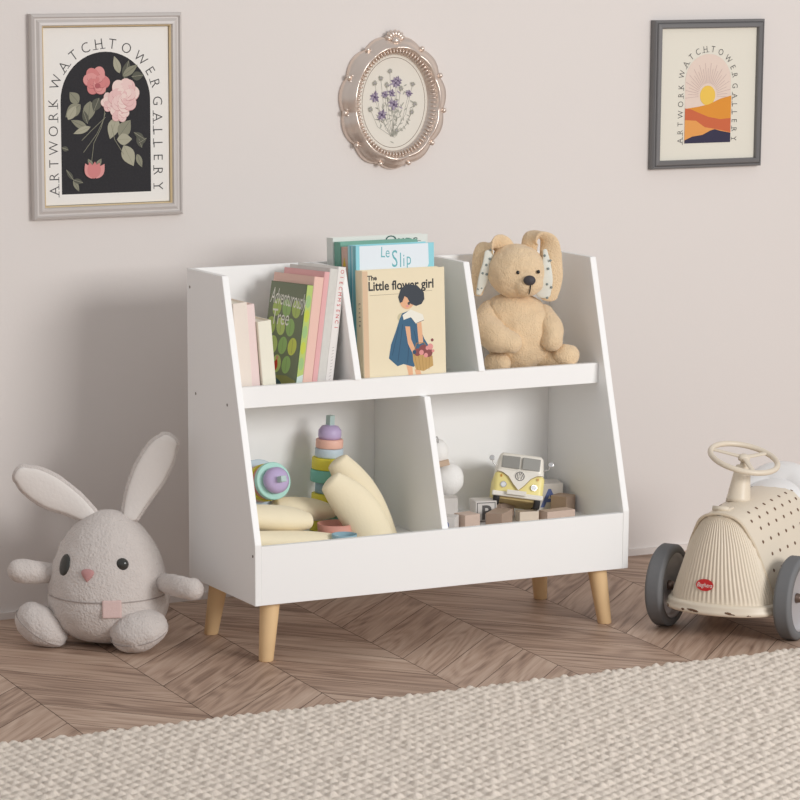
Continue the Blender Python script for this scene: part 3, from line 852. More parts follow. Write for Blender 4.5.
# ears: folding strips
def ear(name, pts, wd, th, sides, inner_off, i0, i1, nrm):
    e = loft(name, pts, wd, TF, tb, rb=th, side=sides, n=22, k=8, amp=.0012)
    return e
e1 = loft('ear', [E(508, 258, 0.004), E(497, 247, -0.002), E(484, 253, -0.004), E(480, 272, -0.006), E(477, 294, -0.004)], [.020, .023, .024, .021, .010], TF, tb,
          rb=[.008, .007, .0065, .0065, .005], side=[Vector((.8, .1, .8)), Vector((.75, -.2, .6)), Vector((1, -.5, .3)), Vector((1, -.5, 0.15)), Vector((1, -.3, .1))], n=22, k=8, amp=.0012)
l1 = loft('ear_lining', [E(487.5, 256, -0.019), E(486.5, 267, -0.022), E(482, 281, -0.021), E(477.5, 295, -0.015)], [.0095, .0115, .0105, .0055], TF2, e1,
          rb=[.003] * 4, side=[Vector((1, .15, -.25))] * 4, n=18, k=8)
e2 = loft('ear', [E(527, 254, 0.004), E(529.5, 241.5, 0.0), E(538, 237.5, -0.004), E(546.5, 246, -0.008), E(549, 262, -0.010), E(549, 280, -0.012), E(547, 297, -0.014)], [.017, .019, .0195, .0205, .0220, .0235, .019], TF, tb,
          rb=[.009, .008, .0075, .007, .007, .0065, .005], side=[Vector((1, -.5, 0)), Vector((1, -.8, .1)), Vector((.5, -1, 0)), Vector((.9, -.5, .3)), Vector((1, .05, .1)), Vector((1, .15, 0)), Vector((1, .2, 0))], n=22, k=8, amp=.0012)
l2 = loft('ear_lining', [E(542.5, 254, -0.022), E(544, 268, -0.0275), E(544, 283, -0.030), E(541, 296, -0.0265)], [.0045, .0085, .0125, .0150], TF2, e2,
          rb=[.003] * 4, side=[Vector((1, .1, 0))] * 4, n=18, k=8)
DOT = mat('grey_print_dot', (134, 144, 142), .9)
def dots_on(parent, pts, r_=0.0026):
    bm = bmesh.new()
    for p in pts: add_blob(bm, p, (r_, 0.0012, r_), nu=8, nv=6)
    from_bm('printed_dots', bm, DOT, parent)
dots_on(l1, [E(489, 253, -.0225), E(488, 262, -.025), E(484.5, 268, -.0255), E(481, 276, -.025), E(485, 277, -.025), E(477, 291, -.019), E(480, 290, -.0195)])
dots_on(l2, [E(542, 259, -.0285), E(545.5, 272, -.0335), E(547.5, 264, -.032), E(544.5, 287, -.0325), E(549, 290, -.031), E(541, 293, -.029), E(545, 300, -.0265)])

# white-grey rabbit on the floor -----------------------------------
GP = mat('grey_terry_plush', (214, 205, 199), .95, bump=1.0, bscale=210, var=.05, vscale=60, sheen=.25, spec=.1)
GP2 = mat('smooth_plush', (236, 229, 223), .9, bump=.25, bscale=160, var=.03, vscale=30, sheen=.2, spec=.1)
O_ = on_z(109, 641, 0); O_.z = 0; E = Elev(O_)
rb_ = empty('plush_rabbit', O_, (0, 0, YAW)); tag(rb_, 'large round pale grey plush rabbit sitting on the floor at the left of the shelf', 'plush toy')
prof = [(0, 0.004), (0.035, 0.0045), (0.066, 0.012), (0.092, 0.028), (0.108, 0.05), (0.1155, 0.078), (0.115, 0.103), (0.110, 0.133), (0.101, 0.163), (0.089, 0.190), (0.071, 0.216), (0.050, 0.236), (0.025, 0.2505), (0, 0.2545)]
pv = cr_interp([Vector(p) for p in prof], 4)
bm = bmesh.new(); add_lathe(bm, [(max(p[0], 0), p[1]) for p in pv], 72)
def seam_z(x, y): return 0.098 - 0.05 * (y + 0.0) * 0
for v in bm.verts:
    d = Vector((v.co.x, v.co.y, 0)).normalized() if v.co.xy.length > 1e-5 else Vector((0, 0, 1))
    k = math.exp(-((v.co.z - 0.098) / 0.0022) ** 2)
    v.co += d * (0.0022 * noise.noise(v.co * 55) - 0.0022 * k) 
bmesh.ops.remove_doubles(bm, verts=bm.verts, dist=1e-5)
from_bm('body', bm, GP, rb_, smooth=True)
def rad(z):
    for (r0, z0), (r1, z1) in zip(prof, prof[1:]):
        if z0 <= z <= z1: return r0 + (r1 - r0) * (z - z0) / (z1 - z0)
    return 0
def onbody(x, y, out=0.0):
    """point of the body's front at a drawing position"""
    p = E(x, y, -0.1)
    for _ in range(12):
        r_ = rad(p.z) + out; d = -math.sqrt(max(1e-6, r_ * r_ - p.x * p.x)); p = E(x, y, d)
    return p
# seam as thin stitched ring (front half)
zs = 0.0985
bm = bmesh.new(); ring = []
for k in range(41):
    a = R(-160 + 140 * k / 40)
    ring.append(Vector(((rad(zs) + .0002) * math.cos(a), (rad(zs) + .0002) * math.sin(a), zs + 0.002 * math.sin(a * 2) * 0)))
add_loft(bm, ring, [.0011] * 41, n=8, k=1, side=Vector((0, 0, 1)))
from_bm('mouth_seam', bm, mat('seam_thread', (168, 156, 150), .9), rb_, smooth=True)
p = onbody(116.5, 607, 0.001)
ang = math.atan2(p.x, -p.y)
tongue = box('tongue', (-E.m(9.5), -.0035, -E.m(9.5)), (E.m(9.5), .0035, E.m(8)), mat('blush_felt', (218, 190, 184), .9, bump=.2, bscale=200), rb_, bev=.003,
    mtx=Matrix.Translation(p) @ Matrix.Rotation(ang, 4, 'Z') @ Matrix.Rotation(R(-8), 4, 'X'))
p = onbody(92.5, 574.8, 0.001); ang = math.atan2(p.x, -p.y)
bm = bmesh.new(); b2 = bmesh.new()
add_blob(bm, (0, 0, 0), (E.m(9), .006, E.m(6.5)), fn=lambda u: Vector((u.x * (0.62 + 0.45 * u.z), u.y, u.z)), nu=28, nv=18)
bmesh.ops.transform(bm, matrix=Matrix.Translation(p) @ Matrix.Rotation(ang, 4, 'Z') @ Matrix.Rotation(R(-10), 4, 'X'), verts=bm.verts)
from_bm('nose', bm, mat('pink_velvet', (196, 146, 144), .85, bump=.3, bscale=400), rb_, smooth=True)
EYE = mat('glossy_dark_bead', (58, 58, 54), .18)
p = onbody(126.3, 563.8, -0.002); blob('eye', p, (E.m(6.4), E.m(5), E.m(6.3)), EYE, rb_, nu=24, nv=16)
p = onbody(69, 565, -0.001); ang = math.atan2(p.x, -p.y)
bm = bmesh.new(); add_blob(bm, (0, 0, 0), (0.0150, .005, E.m(11.5)), nu=28, nv=18)
bmesh.ops.transform(bm, matrix=Matrix.Translation(p) @ Matrix.Rotation(ang, 4, 'Z') @ Matrix.Rotation(R(-14), 4, 'X'), verts=bm.verts)
from_bm('eye', bm, EYE, rb_, smooth=True)
# arms and feet
loft('arm', [E(58, 573, -0.0), E(38, 572, -.02), E(22, 570.5, -.03)], [.019, .0235, .022], GP, rb_, rb=[.016, .0225, .022], n=26, amp=.002, side=Vector((0, 1, 0)))
loft('arm', [E(163, 582, -0.03), E(181, 585, -.100), E(195.5, 588, -.122)], [.018, .0205, .0215], GP, rb_, rb=[.017, .020, .0215], n=26, amp=.002, side=Vector((0, 1, 0)))
def footm(name, x, y, dep, rx, ry, rz_, rot):
    bm = bmesh.new(); add_blob(bm, (0, 0, 0), (rx, ry, rz_), amp=.0022, freq=45, nu=48, nv=30, fn=lambda u: Vector((u.x, u.y * (1 + .12 * u.x), u.z * (1 - .18 * u.x))))
    # seam groove around the sole
    for v in bm.verts:
        k = math.exp(-((v.co.z - 0.0 * rz_) / .0022) ** 2); v.co += Vector((-v.co.x, -v.co.y, 0)) * 0.03 * k
    c = E(x, y, dep)
    bmesh.ops.transform(bm, matrix=Matrix.Translation(c) @ Euler(rot).to_matrix().to_4x4(), verts=bm.verts)
    zmin = min(v.co.z for v in bm.verts)
    for v in bm.verts: v.co.z -= min(zmin, 0) if zmin < 0 else (zmin - 0.0005)
    fo = from_bm(name, bm, GP, rb_, smooth=True)
    b3 = bmesh.new(); Mx = Matrix.Translation(c) @ Euler(rot).to_matrix().to_4x4()
    dz = -min(zmin, 0) if zmin < 0 else -(zmin - 0.0005)
    pr = [Mx @ Vector((rx * 1.003 * math.cos(t), ry * 1.003 * math.sin(t) * (1 + .12 * math.cos(t)), -.004)) + Vector((0, 0, dz)) for t in [2 * PI * k / 48 for k in range(49)]]
    add_loft(b3, pr, [.0009] * 49, n=6, k=1, side=Vector((0, 0.1, 1)))
    from_bm('foot_seam', b3, MATS['seam_thread'], fo, smooth=True)
    return fo
footm('foot', 44, 620, -0.045, .0545, .038, .036, (R(12), R(33), R(-6)))
footm('foot', 142, 625, -0.098, .0555, .045, .0375, (R(20), R(-14), R(0)))
# ears
def flat_ear(pts, wd, side):
    e = loft('ear', pts, wd, GP, rb_, rb=[.006, .010, .011, .0105, .008], side=side, n=28, k=8, amp=.0008)
    ip = [p + Vector((0, -.0065, 0)) for p in pts]
    iw = [max(a - .0062, .003) for a in wd]
    l = loft('ear_lining', ip, iw, GP2, e, rb=[.004, .0055, .006, .0058, .0045], side=side, n=28, k=8)
    return e
flat_ear([E(92, 516, .0), E(75, 504, .008), E(53, 492, .012), E(34, 481, .012), E(23.5, 474.5, .010)], [.019, .0275, .0355, .0320, .0215], Vector((.6, 0, .8)))
flat_ear([E(132, 515, .0), E(140, 495, .006), E(151.5, 473, .010), E(163.5, 452, .012), E(170.5, 442, .012)], [.020, .0285, .0345, .0315, .0225], Vector((.85, 0, .5)))

# ================================================================== LEFT LOWER BAY
YEL = mat('yellow_ring', (232, 218, 74), .5); TEA = mat('teal_ring', (126, 196, 180), .5); PEA = mat('peach_ring', (240, 190, 172), .5); PBL = mat('pale_blue_ring', (196, 212, 222), .5)
GBL = mat('grey_blue_ring', (150, 178, 190), .5); PUR = mat('lilac_knob', (194, 176, 214), .45); PST = mat('mint_grey_peg', (178, 200, 196), .5); MNT = mat('mint_ring', (178, 226, 212), .5); RSP = mat('rose_ring', (216, 138, 128), .5)
def ring_prof(r_, z0, z1, b=.002):
    return [(0, z0), (r_ - b, z0), (r_ - b * .3, z0 + b * .3), (r_, z0 + b), (r_, z1 - b), (r_ - b * .3, z1 - b * .3), (r_ - b, z1), (0, z1)]
def stacker(name, loc, rot, layers, label, r0, sc=1.0, ks=1.0):
    root = empty(name, loc, rot); tag(root, label, 'stacking toy', 'pastel stacking towers')
    z = 0.0
    for r_, h, m_ in layers:
        lathe('ring', ring_prof(r_ * sc, z, z + h * sc - .0004), m_, root, n=40); z += h * sc
    k = .0225 * sc * ks
    lathe('knob', [(0, z), (k * .92, z), (k, z + .006 * sc), (k * .98, z + .016 * sc), (k * .72, z + .024 * sc), (k * .3, z + .0265 * sc), (0, z + .027 * sc)], PUR, root, n=36)
    box('peg', (-.0062 * sc, -.0062 * sc, z + .024 * sc), (.0062 * sc, .0062 * sc, z + .045 * sc), PST, root, bev=.0012)
    return root
z0 = ZF
stacker('stacking_toy', (0.2535, -0.355, z0), (R(1), R(2.0), 0.3),
        [(.033, .024, YEL), (.034, .024, TEA), (.031, .025, YEL), (.0245, .0225, GBL), (.0345, .024, TEA), (.0325, .0235, YEL), (.0275, .0178, PBL), (.0265, .0178, PEA)],
        'pastel ring stacking tower standing upright behind the star cushions', 0)
# lying one: axis towards viewer, slightly right
tip = on_y(284, 478.5, -0.470); mid = on_y(273, 481, -0.425)
ax = (tip - mid).normalized()
q = ax.to_track_quat('Z', 'Y')
ly = [(.051, .022, PBL), (.038, .016, PEA), (.0385, .018, YEL), (.036, .016, RSP), (.0385, .014, MNT)]
tot = sum(h for _, h, _ in ly)
st2 = stacker('stacking_toy', mid - ax * tot * .88, q.to_euler(), ly, 'pastel stacking toy lying on its side with lilac knob facing forward, beside the left panel', 0, .93, 1.2)

STAR = mat('cream_cotton', (244, 231, 200), .85, bump=.12, bscale=260, var=.02, vscale=20, sheen=.15, spec=.2)
# flattened boat-shaped soft toys (padded leaves)
def pad(p0, p1, wd, th, label, m=STAR, side=Vector((0, 0, 1)), ends=(.35, .3), bend=Vector((0, 0, 0)), name='padded_toy', cat='soft toy', group='cream padded toys'):
    p0, p1 = Vector(p0), Vector(p1)
    n_ = 7; pts, ra, rb = [], [], []
    for i in range(n_):
        t = i / (n_ - 1)
        pts.append(p0.lerp(p1, t) + bend * math.sin(PI * t) - (p0 + p1) / 2)
        k = math.sin(PI * (0.12 + 0.76 * t)) ** .8
        a = ends[0] + (1 - ends[0]) * k if t < .5 else ends[1] + (1 - ends[1]) * k
        ra.append(wd * a); rb.append(th * (a * .8 + .2 * k))
    o = loft(name, pts, ra, m, None, rb=rb, side=side, n=32, k=6, pw=.35, sq=1.35)
    o.location = (p0 + p1) / 2
    return tag(o, label, cat, group)
pad(on_y(246, 517, -.470), on_y(308, 521, -.470), .0265, .034, 'cream padded toy lying on top of the pile at the left panel, blunt tip right', ends=(.8, .28))
pad(on_y(276, 506, -.395), on_y(333, 512, -.395), .0225, .028, 'cream padded toy with pointed right end, behind the pile below the upright tower', ends=(.5, .12))
pad(on_y(247, 541, -.515), on_y(343, 541, -.500), .0195, .028, 'lowest cream padded toy resting just behind the front panel', ends=(.9, .2))
pad(on_y(331, 482, -.475), on_y(377, 549, -.490), .040, .026, 'front cream padded toy leaning up with tip beside the tower', ends=(.26, .85), side=Vector((.75, -.25, .5)), bend=Vector((.012, 0, .004)))
pad(on_y(338, 462, -.425), on_y(384, 548, -.435), .036, .025, 'rear cream padded toy leaning up behind the front leaning one', ends=(.3, .8), side=Vector((.75, -.25, .5)), bend=Vector((.008, 0, .004)))
def bowl(loc, rot, r_, m, label):
    hh = .034 if r_ > .03 else .027
    o = lathe('toy_cup', [(0, 0), (r_ * .85, 0), (r_ * .92, .002), (r_, hh), (r_ * .95, hh), (r_ * .86, .004), (0, .004)], m, None, n=40)
    o.location = loc; o.rotation_euler = rot
    return tag(o, label, 'cup', 'stacking cups under the cushions')
bowl(Vector((.224, -.458, ZF)), (0, 0, 0), .036, mat('terracotta_cup', (220, 158, 142), .55), 'terracotta pink cup between the pile and the leaning cream toys')
bowl(Vector((.205, -.531, ZF)), (0, 0, 0), .024, mat('sky_cup', (150, 184, 196), .55), 'small sky blue cup in front of the terracotta pink cup')

# ================================================================== RIGHT LOWER BAY
WP = mat('white_plush', (242, 240, 236), .9, bump=.3, bscale=260, sheen=.2, spec=.1)
O_ = on_y(447, 494, -.40); O_.z = ZF + .034; E = Elev(O_)
gs_ = empty('toy_goose', O_, (0, 0, YAW)); tag(gs_, 'white round goose toy with tan bill beside the lower divider', 'toy')
bm = bmesh.new()
add_blob(bm, E(448, 479, 0), (E.m(15.5), .03, E.m(16.5)), amp=.0008)
from_bm('body', bm, WP, gs_)
blob('head', E(437, 453, -.004), (E.m(11), .022, E.m(14)), WP, gs_, amp=.0006)
box('bill', (-E.m(6), -.004, -E.m(2.8)), (E.m(6), .006, E.m(2.8)), mat('tan_felt', (206, 180, 156), .8), gs_, bev=.0015, mtx=Matrix.Translation(E(442.5, 464, -.026)) @ Matrix.Rotation(R(-14), 4, 'Y'))
bm = bmesh.new()
add_loft(bm, [E(434, 444, -.021), E(434.6, 439.5, -.020), E(436, 437.5, -.019), E(437.2, 440, -.018), E(437.4, 444, -.017)], [.0009] * 5, n=8, side=Vector((0, 1, 0)))
from_bm('eye_stitch', bm, mat('grey_thread', (168, 164, 162), .8), gs_, smooth=True)

# building blocks
LW = mat('pale_birch', (222, 206, 186), .6, var=.05, vscale=60); RW = mat('rosy_wood', (206, 182, 166), .6, var=.05, vscale=60); DW = mat('brown_wood', (172, 148, 130), .6, var=.06, vscale=60); WB = mat('whitewashed_block', (218, 212, 206), .6)
BLU = mat('blue_ink', (96, 112, 168), .6); GRI = mat('dark_grey_ink', (92, 88, 86), .6)
def block(p, s, rot, m, label, letter=None, ink=None, face='front', frame=False, name='toy_block', dims=None):
    root = empty(name, p, rot); tag(root, label, 'toy block', 'wooden blocks around the toy van')
    d = dims or (s, s, s)
    b_ = box('cube', (-d[0] / 2, -d[1] / 2, 0), (d[0] / 2, d[1] / 2, d[2]), m, root, bev=.0012)
    if letter:
        A = Art(); A.text(letter, 0, s * .17, s * .9, ink, thin=.03)
        if frame:
            q_ = s * .42
            A.line([(-q_, s * .08), (q_, s * .08), (q_, s * .92), (-q_, s * .92), (-q_, s * .08)], s * .05, ink)
        if face == 'front': A.build('letter', root, (0, -d[1] / 2, 0), (1, 0, 0), (0, 0, 1))
        else: A.build('letter', root, (-d[0] / 2, 0, 0), (0, -1, 0), (0, 0, 1))
    return root
def bp(x, y, Y, z): v = on_y(x, y, Y); return Vector((v.x, v.y, z))
block(bp(447.5, 520, -.500, ZF), .037, (0, 0, R(-40)), WB, 'white block with blue letter R against the lower divider', 'R', BLU)
block(bp(467, 520, -.490, ZF), .036, (0, 0, R(8)), RW, 'pinkish wooden cube second from the divider, near the front panel')
block(bp(499, 522, -.475, ZF + .002), .036, (0, 0, R(42)), DW, 'brown wooden brick lying slanted in the middle of the block row', dims=(.064, .034, .030))
block(bp(483, 506, -.405, ZF), .043, (0, 0, R(-12)), WB, 'pale block with a grey framed letter P behind the block row', 'P', GRI, frame=True)
block(bp(502, 512, -.372, ZF), .034, (0, 0, R(20)), RW, 'low rosy block under the left front corner of the toy van', dims=(.04, .03, .028))
block(bp(527, 519, -.445, ZF), .036, (0, 0, R(-10)), LW, 'pale birch block under the nose of the toy van', dims=(.04, .026, .021))
block(bp(557, 512, -.462, ZF), .036, (0, 0, R(4)), RW, 'long pink plank block at the right front of the bin', dims=(.066, .03, .021))
block(bp(563, 503, -.398, ZF), .036, (0, 0, R(30)), DW, 'brown-topped wooden cube at the far right of the blocks', dims=(.036, .036, .036))
block(bp(546, 497, -.345, ZF), .055, (0, 0, R(-15)), WB, 'white block with a blue letter A behind the toy van, right side', 'A', BLU)

block(bp(448.5, 506, -.372, ZF), .034, (0, 0, R(-24)), WB, 'white block standing under the goose toy, beside the lower divider', dims=(.034, .034, .047))
# toy van -----------------------------------------------------------
O_ = on_y(517.5, 496.5, -.452); E = Elev(O_)
van = empty('toy_van', O_, (R(-19), R(7), R(-28))); tag(van, 'yellow and white toy camper van with split windscreen propped on wooden blocks', 'toy vehicle')
VY = mat('van_yellow', (244, 228, 150), .4); VW_ = mat('van_white', (240, 234, 222), .35); VG = mat('van_glass', (150, 148, 142), .5); VK = mat('black_rubber', (42, 38, 38), .6); CH = mat('chrome_trim', (220, 218, 216), .2, metal=.8)
def rbox(name, x, y0, y1, z0, z1, m, parent, bev, taper=0):
    b2 = bmesh.new(); add_box(b2, (-x, y0, z0), (x, y1, z1), None, bev, 5)
    for v in b2.verts:
        k = (v.co.z - z0) / (z1 - z0); v.co.x *= 1 - taper * k
        # rounded nose
        v.co.y += 0.007 * (v.co.x / x) ** 2 * (1 if v.co.y < (y0 + y1) / 2 else -1)
    return from_bm(name, b2, m, parent, smooth=True)
body = rbox('lower_body', .0495, .0, .125, .0, .047, VY, van, .010)
rbox('upper_body', .0485, .003, .123, .040, .086, VW_, van, .012, taper=.11)
def yf(x): return 0.007 * (x / .0495) ** 2
A = Art(.00003)
def crv(pts, m):
    A.poly(pts, m)
crv([(-.043, .047), (-.034, .0455), (-.022, .038), (-.011, .024), (0, .0125), (.011, .024), (.022, .038), (.034, .0455), (.043, .047), (.043, .05), (-.043, .05)], VW_)
A.line([(-.045, .0465), (-.034, .0445), (-.022, .037), (-.011, .0225), (0, .0115), (.011, .0225), (.022, .037), (.034, .0445), (.045, .0465)], .0012, mat('trim_line', (150, 128, 98), .5))
A.ring(0, .040, .0085, .0085, .0012, GRI, 24)
A.line([(-.006, .0455), (-.0025, .034), (0, .0395), (.0025, .034), (.006, .0455)], .0011, GRI)
A.line([(-.003, .0475), (0, .0415), (.003, .0475)], .0011, GRI)
for s_ in (-1, 1):
    A.ell(.030 * s_, .021, .0062, .0062, CH); A.ell(.030 * s_, .021, .0045, .0045, mat('lamp_glass', (236, 238, 240), .1))
    A.ell(.036 * s_, .038, .002, .003, mat('amber_lamp', (206, 150, 60), .4))
art = A.build('nose_art', van, (0, 0, 0), (1, 0, 0), (0, 0, 1))
for v in art.data.vertices: v.co.y += yf(v.co.x) - .0007
for s_ in (-1, 1):
    bm = bmesh.new(); add_box(bm, (.0025 if s_ > 0 else -.0375, -.0012, .055), (.0375 if s_ > 0 else -.0025, .004, .0785), None, .001)
    for v in bm.verts: v.co.y += yf(v.co.x) + .0025
    from_bm('windscreen', bm, VG, van)
    bm = bmesh.new(); add_loft(bm, [Vector((.046 * s_, .012, .058)), Vector((.055 * s_, .008, .062)), Vector((.057 * s_, .006, .068))], [.0009] * 3, n=8, side=Vector((0, 1, 0)))
    add_lathe(bm, [(0, -.001), (.0052, -.001), (.0056, 0), (.0052, .001), (.004, .0012), (0, .0006)], 18, Matrix.Translation((.058 * s_, .005, .071)) @ Matrix.Rotation(PI / 2, 4, 'X'))
    from_bm('wing_mirror', bm, CH, van, smooth=True)
    for y in (.022, .098):
        wh = lathe('wheel', [(0, -.006), (.0135, -.006), (.015, -.004), (.015, .004), (.0135, .006), (0, .006)], VK, van, n=28, mtx=Matrix.Translation((.040 * s_, y, -.003)) @ Matrix.Rotation(PI / 2, 4, 'Y'))
bm = bmesh.new(); add_box(bm, (-.05, -.006, -.002), (.05, .002, .0075), None, .002)
for v in bm.verts: v.co.y += yf(v.co.x)
from_bm('bumper', bm, VW_, van)
box('number_plate', (-.022, -.0075, .0015), (.016, -.0035, .0105), mat('plate_white', (232, 226, 214), .5), van, bev=.0006)
box('chassis', (-.036, .012, -.006), (.036, .115, .002), mat('tan_chassis', (206, 182, 128), .6), van, bev=.001)

# ================================================================== RIDE-ON CAR
CC = mat('ivory_enamel', (226, 213, 193), .42, var=.03, vscale=12); CC2 = mat('ivory_enamel_dark', (212, 196, 172), .42)
RUB = mat('grey_rubber', (112, 112, 113), .7); HUBM = mat('pale_grey_disc', (190, 188, 190), .35, metal=.3); CHIP = mat('paint_chip', (112, 84, 64), .8); SEATM = mat('white_vinyl', (238, 236, 234), .35)
CO = Vector((.941, -.723, 0)); TH = R(-54)
car = empty('ride_on_car', CO, (0, 0, TH)); tag(car, 'cream vintage ride-on toy car with ribbed grille and dotted sides at the right edge', 'ride-on toy')
ZWH = 0.083
def car_half(z):
    t = [(0.050, .103), (.066, .104), (.085, .100), (.11, .091), (.135, .082), (.16, .0735), (.185, .0645), (.205, .0545), (.22, .047), (.230, .039), (.237, .027), (.241, .010)]
    for (a, b), (c, d) in zip(t, t[1:]):
        if z <= c: return b + (d - b) * max(0, (z - a) / (c - a))
    return .003
def car_front(z): return -.098 + .0 * z + 0.022 * (max(0, z - .06) / .18) ** 1.9
NA = 168
def plan(z, u, rib=True):
    """u in 0..1 from the left rear round the nose to the right rear of the grille shell"""
    w_ = car_half(z); f = car_front(z); dp = 0.014 + 0.058 * w_ / .104
    a = PI * u
    x = -w_ * math.cos(a); y = f + dp * (1 - max(math.sin(a), 0) ** .8)
    if rib:
        edge = min(1, min(u, 1 - u) / .06) * min(1, max(0, z - .072) / .01)
        r_ = 0.0011 * math.cos(2 * PI * 34 * u) * edge
        x += -math.cos(a) * r_; y -= math.sin(a) * r_
    return Vector((x, y, z))
zs_ = [.066 + (.241 - .066) * (1 - (1 - k / 44) ** 1.6) for k in range(45)]
V, F = [], []; nu = 204
for z in zs_:
    for i in range(nu + 1): V.append(plan(z, i / nu))
for k in range(len(zs_) - 1):
    for i in range(nu):
        a = k * (nu + 1) + i; F.append((a, a + 1, a + nu + 2, a + nu + 1))
gr = mk('grille', V, F, CC, car, smooth=True); gr['label'] = 'cream grille with fine vertical ribs'
# hood / body: arch sections going back
def sect(y):
    s = max(0, (y + .03)) / .42
    zt = .243 + .012 * math.sin(min(1, s * 1.6) * PI / 2) - .10 * max(0, s - .62) ** 1.4
    wd = .985 + .28 * math.sin(min(1, s * 1.2) * PI / 2) - .3 * max(0, s - .6)
    return zt, wd
NB = 48; V, F = [], []
ys = [-.028 + .36 * k / 30 for k in range(31)]
def body_pt(y, u):
    zt, wd = sect(y); a = PI * u
    ca, sa = -math.cos(a), math.sin(a)
    zz = .055 + (.241 - .055) * max(0, sa) ** (.95 + .25 * abs(ca))
    x = math.copysign(1, ca) * car_half(zz) * wd if abs(ca) > 1e-6 else 0.0
    z = .055 + (zt - .055) * (zz - .055) / (.241 - .055)
    k_ = (zz - .055) / .186; y = y - .040 * k_ * k_ * max(0, 1 - (y + .028) / .20)
    return Vector((x, y, z))
for y in ys:
    for i in range(NB + 1): V.append(body_pt(y, i / NB))
for k in range(len(ys) - 1):
    for i in range(NB):
        a = k * (NB + 1) + i; F.append((a, a + NB + 1, a + NB + 2, a + 1))
F.append(tuple(range((len(ys) - 1) * (NB + 1), len(ys) * (NB + 1))))
F.append(tuple(range(NB + 1)))
F_under = []
for k in range(len(ys) - 1):
    a = k * (NB + 1); F.append((a, a + NB, a + 2 * NB + 1, a + NB + 1))
bd = mk('body_shell', V, F, CC, car, smooth=True)
es = bd.modifiers.new('e', 'EDGE_SPLIT'); es.split_angle = R(50)
# piping where grille meets hood
bm = bmesh.new()
add_loft(bm, [body_pt(-.030, .02 + .96 * k / 40) + Vector((0, 0, .0)) for k in range(41)], [.003] * 41, n=10, k=1, side=Vector((0, 1, 0)))
from_bm('piping', bm, CC2, car, smooth=True)
# base skirt
bm = bmesh.new(); NP = 90
def skirt(u, out, z):
    a = PI * u
    return Vector((-(.108 + out) * math.cos(a), -.104 - out + .085 * (1 - math.sin(a) ** .8) if True else 0, z))
prf = [(-.004, .053), (.004, .053), (.006, .056), (.006, .061), (.003, .065), (.004, .069), (.001, .073), (-.006, .074)]
rows = [[bm.verts.new(skirt(i / NP, o_, z_)) for i in range(NP + 1)] for o_, z_ in prf]
for a_, b_ in zip(rows, rows[1:]):
    for i in range(NP):
        f = bm.faces.new((a_[i], a_[i + 1], b_[i + 1], b_[i])); f.smooth = True
bm.faces.new(rows[0]); 
for s_ in (-1, 1): add_box(bm, (s_ * .108 - .006, -.022, .053), (s_ * .108 + .006, .32, .074), None, .003)
from_bm('base_skirt', bm, CC, car)
bm = bmesh.new()
for u, z, a, b in ((.40, .060, .013, .0022), (.33, .059, .004, .002), (.60, .061, .006, .0022), (.615, .059, .009, .0012), (.17, .058, .003, .003), (.72, .057, .004, .001)):
    p = skirt(u, .0062, z); t = (skirt(u + .01, .006, z) - skirt(u - .01, .006, z)).normalized()
    add_blob(bm, p, (a, .0007, b), rot=(0, .1, math.atan2(t.y, t.x)), nu=12, nv=8, amp=.0012, freq=400)
from_bm('paint_chips', bm, CHIP, car)
# badge
pu_ = plan(.109, .445, False); t = (plan(.109, .475, False) - plan(.109, .415, False)).normalized()
upv = (plan(.119, .445, False) - plan(.099, .445, False)).normalized(); nv = t.cross(upv)
bdg = None
A = Art(.0002); n = 28
A.ell(0, 0, .0185, .0115, mat('badge_red', (206, 40, 42), .4), n=n)
A.ell(0, .0, .0150, .0032, mat('badge_red', (206, 40, 42), .4))
A.text('Baghera', .0, -.0040, .0118, mat('badge_white', (244, 238, 232), .5), sx=.86, shear=.2)
bdg = A.build('badge', car, pu_ + nv * .0018, t, upv)
# dots on both sides
bm = bmesh.new()
for r_ in range(8):
    for k in range(10):
        y = .005 + k * .033 + (r_ % 2) * .0165
        for u in ((.955 - r_ * .052,) + ((.045 + r_ * .052,) if r_ < 8 else ())):
            if y > .325: continue
            p = body_pt(y, u); p1 = body_pt(y, u + .01) - body_pt(y, u - .01); p2 = body_pt(y + .01, u) - body_pt(y - .01, u)
            nn = p1.cross(p2).normalized()
            if nn.dot(Vector((p.x, 0, p.z - .1))) < 0: nn = -nn
            M_ = Matrix.Translation(p + nn * .0002) @ nn.to_track_quat('Z', 'Y').to_matrix().to_4x4()
            add_lathe(bm, [(0, .0006), (.0032, .0005), (.0037, 0)], 8, M_)
from_bm('dot_pattern', bm, CHIP, car)
# bonnet latch
bm = bmesh.new(); add_box(bm, (-.012, -.040, .241), (.008, -.012, .249), None, .002); add_lathe(bm, [(0, -.016), (.005, -.016), (.005, .016), (0, .016)], 14, Matrix.Translation((-.010, -.036, .247)) @ Matrix.Rotation(PI / 2, 4, 'Y'))
from_bm('bonnet_latch', bm, CC, car)
# column
cb = Vector((-.011, .060, .244)); ctop = Vector((-.007, .080, .343))
axis = (ctop - cb).normalized()
Mc = Matrix.Translation(cb) @ axis.to_track_quat('Z', 'Y').to_matrix().to_4x4()
lathe('steering_column', [(0, 0), (.0245, 0), (.023, .008), (.0150, .066), (.0125, .072), (.006, .0735), (.005, .088), (0, .088)], CC, car, n=32, mtx=Mc)
swc = cb + axis * .086
naxis = Vector((.255, -.14, .95)).normalized()
Mw = Matrix.Translation(swc) @ naxis.to_track_quat('Z', 'Y').to_matrix().to_4x4()

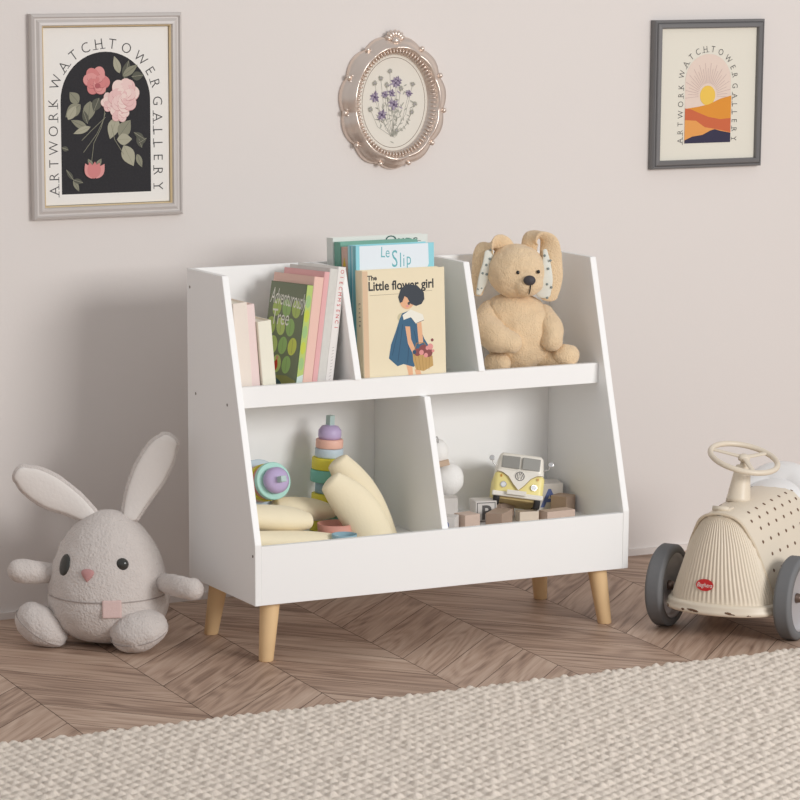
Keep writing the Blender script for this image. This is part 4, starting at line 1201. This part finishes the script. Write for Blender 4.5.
bm = bmesh.new(); Rw = .066
n1, n2 = 64, 12
vv = [[bm.verts.new(Mw @ Vector(((Rw + .0055 * math.cos(b)) * math.cos(a), (Rw + .0055 * math.cos(b)) * math.sin(a), .0055 * math.sin(b)))) for b in [2 * PI * j / n2 for j in range(n2)]] for a in [2 * PI * i / n1 for i in range(n1)]]
for i in range(n1):
    for j in range(n2):
        f = bm.faces.new((vv[i][j], vv[(i + 1) % n1][j], vv[(i + 1) % n1][(j + 1) % n2], vv[i][(j + 1) % n2])); f.smooth = True
whl = from_bm('steering_wheel', bm, CC, car)
bm = bmesh.new()
for a in (R(8), R(128), R(248)):
    e = Vector((math.cos(a), math.sin(a), 0))
    add_loft(bm, [Mw @ (e * .004 + Vector((0, 0, .002))), Mw @ (e * .03 + Vector((0, 0, .001))), Mw @ (e * .064)], [.0065, .0055, .0055], rb=[.003, .0025, .0025], side=Mw.to_3x3() @ Vector((-e.y, e.x, 0)), n=12)
add_lathe(bm, [(0, -.004), (.011, -.004), (.012, .003), (.007, .007), (0, .008)], 20, Mw)
from_bm('spokes', bm, CC, whl)
# seat
bm = bmesh.new()
add_blob(bm, (0, .275, .232), (.105, .125, .030), fn=lambda u: Vector((u.x * (.75 + .25 * u.y), u.y, u.z - .35 * u.x * u.x)))
from_bm('seat', bm, SEATM, car, smooth=True)
loft('seat_back', [Vector((-.055, .262, .235)), Vector((-.03, .285, .250)), Vector((0, .292, .254)), Vector((.03, .285, .250)), Vector((.055, .262, .235))], [.026, .034, .036, .034, .026], SEATM, car, rb=[.026, .036, .040, .036, .026], side=Vector((0, 0, 1)), n=26, k=5)
# wheels
def wheel(x, y, rr_):
    M_ = Matrix.Translation((x, y, rr_)) @ Matrix.Rotation(PI / 2, 4, 'Y')
    tw = .017
    o = lathe('wheel', [(rr_ - .016, -tw), (rr_ - .006, -tw), (rr_ - .002, -tw * .8)] + [(rr_ - (.0012 if k % 2 else 0), -tw * .66 + k * tw * 1.32 / 8) for k in range(9)] + [(rr_ - .002, tw * .8), (rr_ - .006, tw), (rr_ - .016, tw), (rr_ - .018, tw * .7)], RUB, car, n=64, mtx=M_)
    o['label'] = 'grey rubber tyre and pale disc'
    d = lathe('wheel_disc', [(0, -.006), (rr_ - .03, -.008), (rr_ - .017, -tw * .92), (rr_ - .015, -tw * .6), (rr_ - .015, tw * .6), (rr_ - .017, tw * .92), (rr_ - .022, tw * .55), (rr_ - .03, .006), (.022, .003), (0, .003)], HUBM, o, n=56, mtx=M_)
    lathe('hub_cap', [(0, .017), (.004, .0165), (.008, .012), (.0095, .006), (.0095, .002), (0, .002)], mat('bronze_cap', (122, 104, 94), .3, metal=.7), o, n=24, mtx=M_)
for x in (-.1300, .1300):
    wheel(x, .0, .0805)
bm = bmesh.new(); add_lathe(bm, [(0, -.128), (.0055, -.128), (.0055, .128), (0, .128)], 14, Matrix.Translation((0, 0, .0805)) @ Matrix.Rotation(PI / 2, 4, 'Y'))
from_bm('axle', bm, HUBM, car)
for x in (-.1280, .1280):
    wheel(x, .275, .0805)
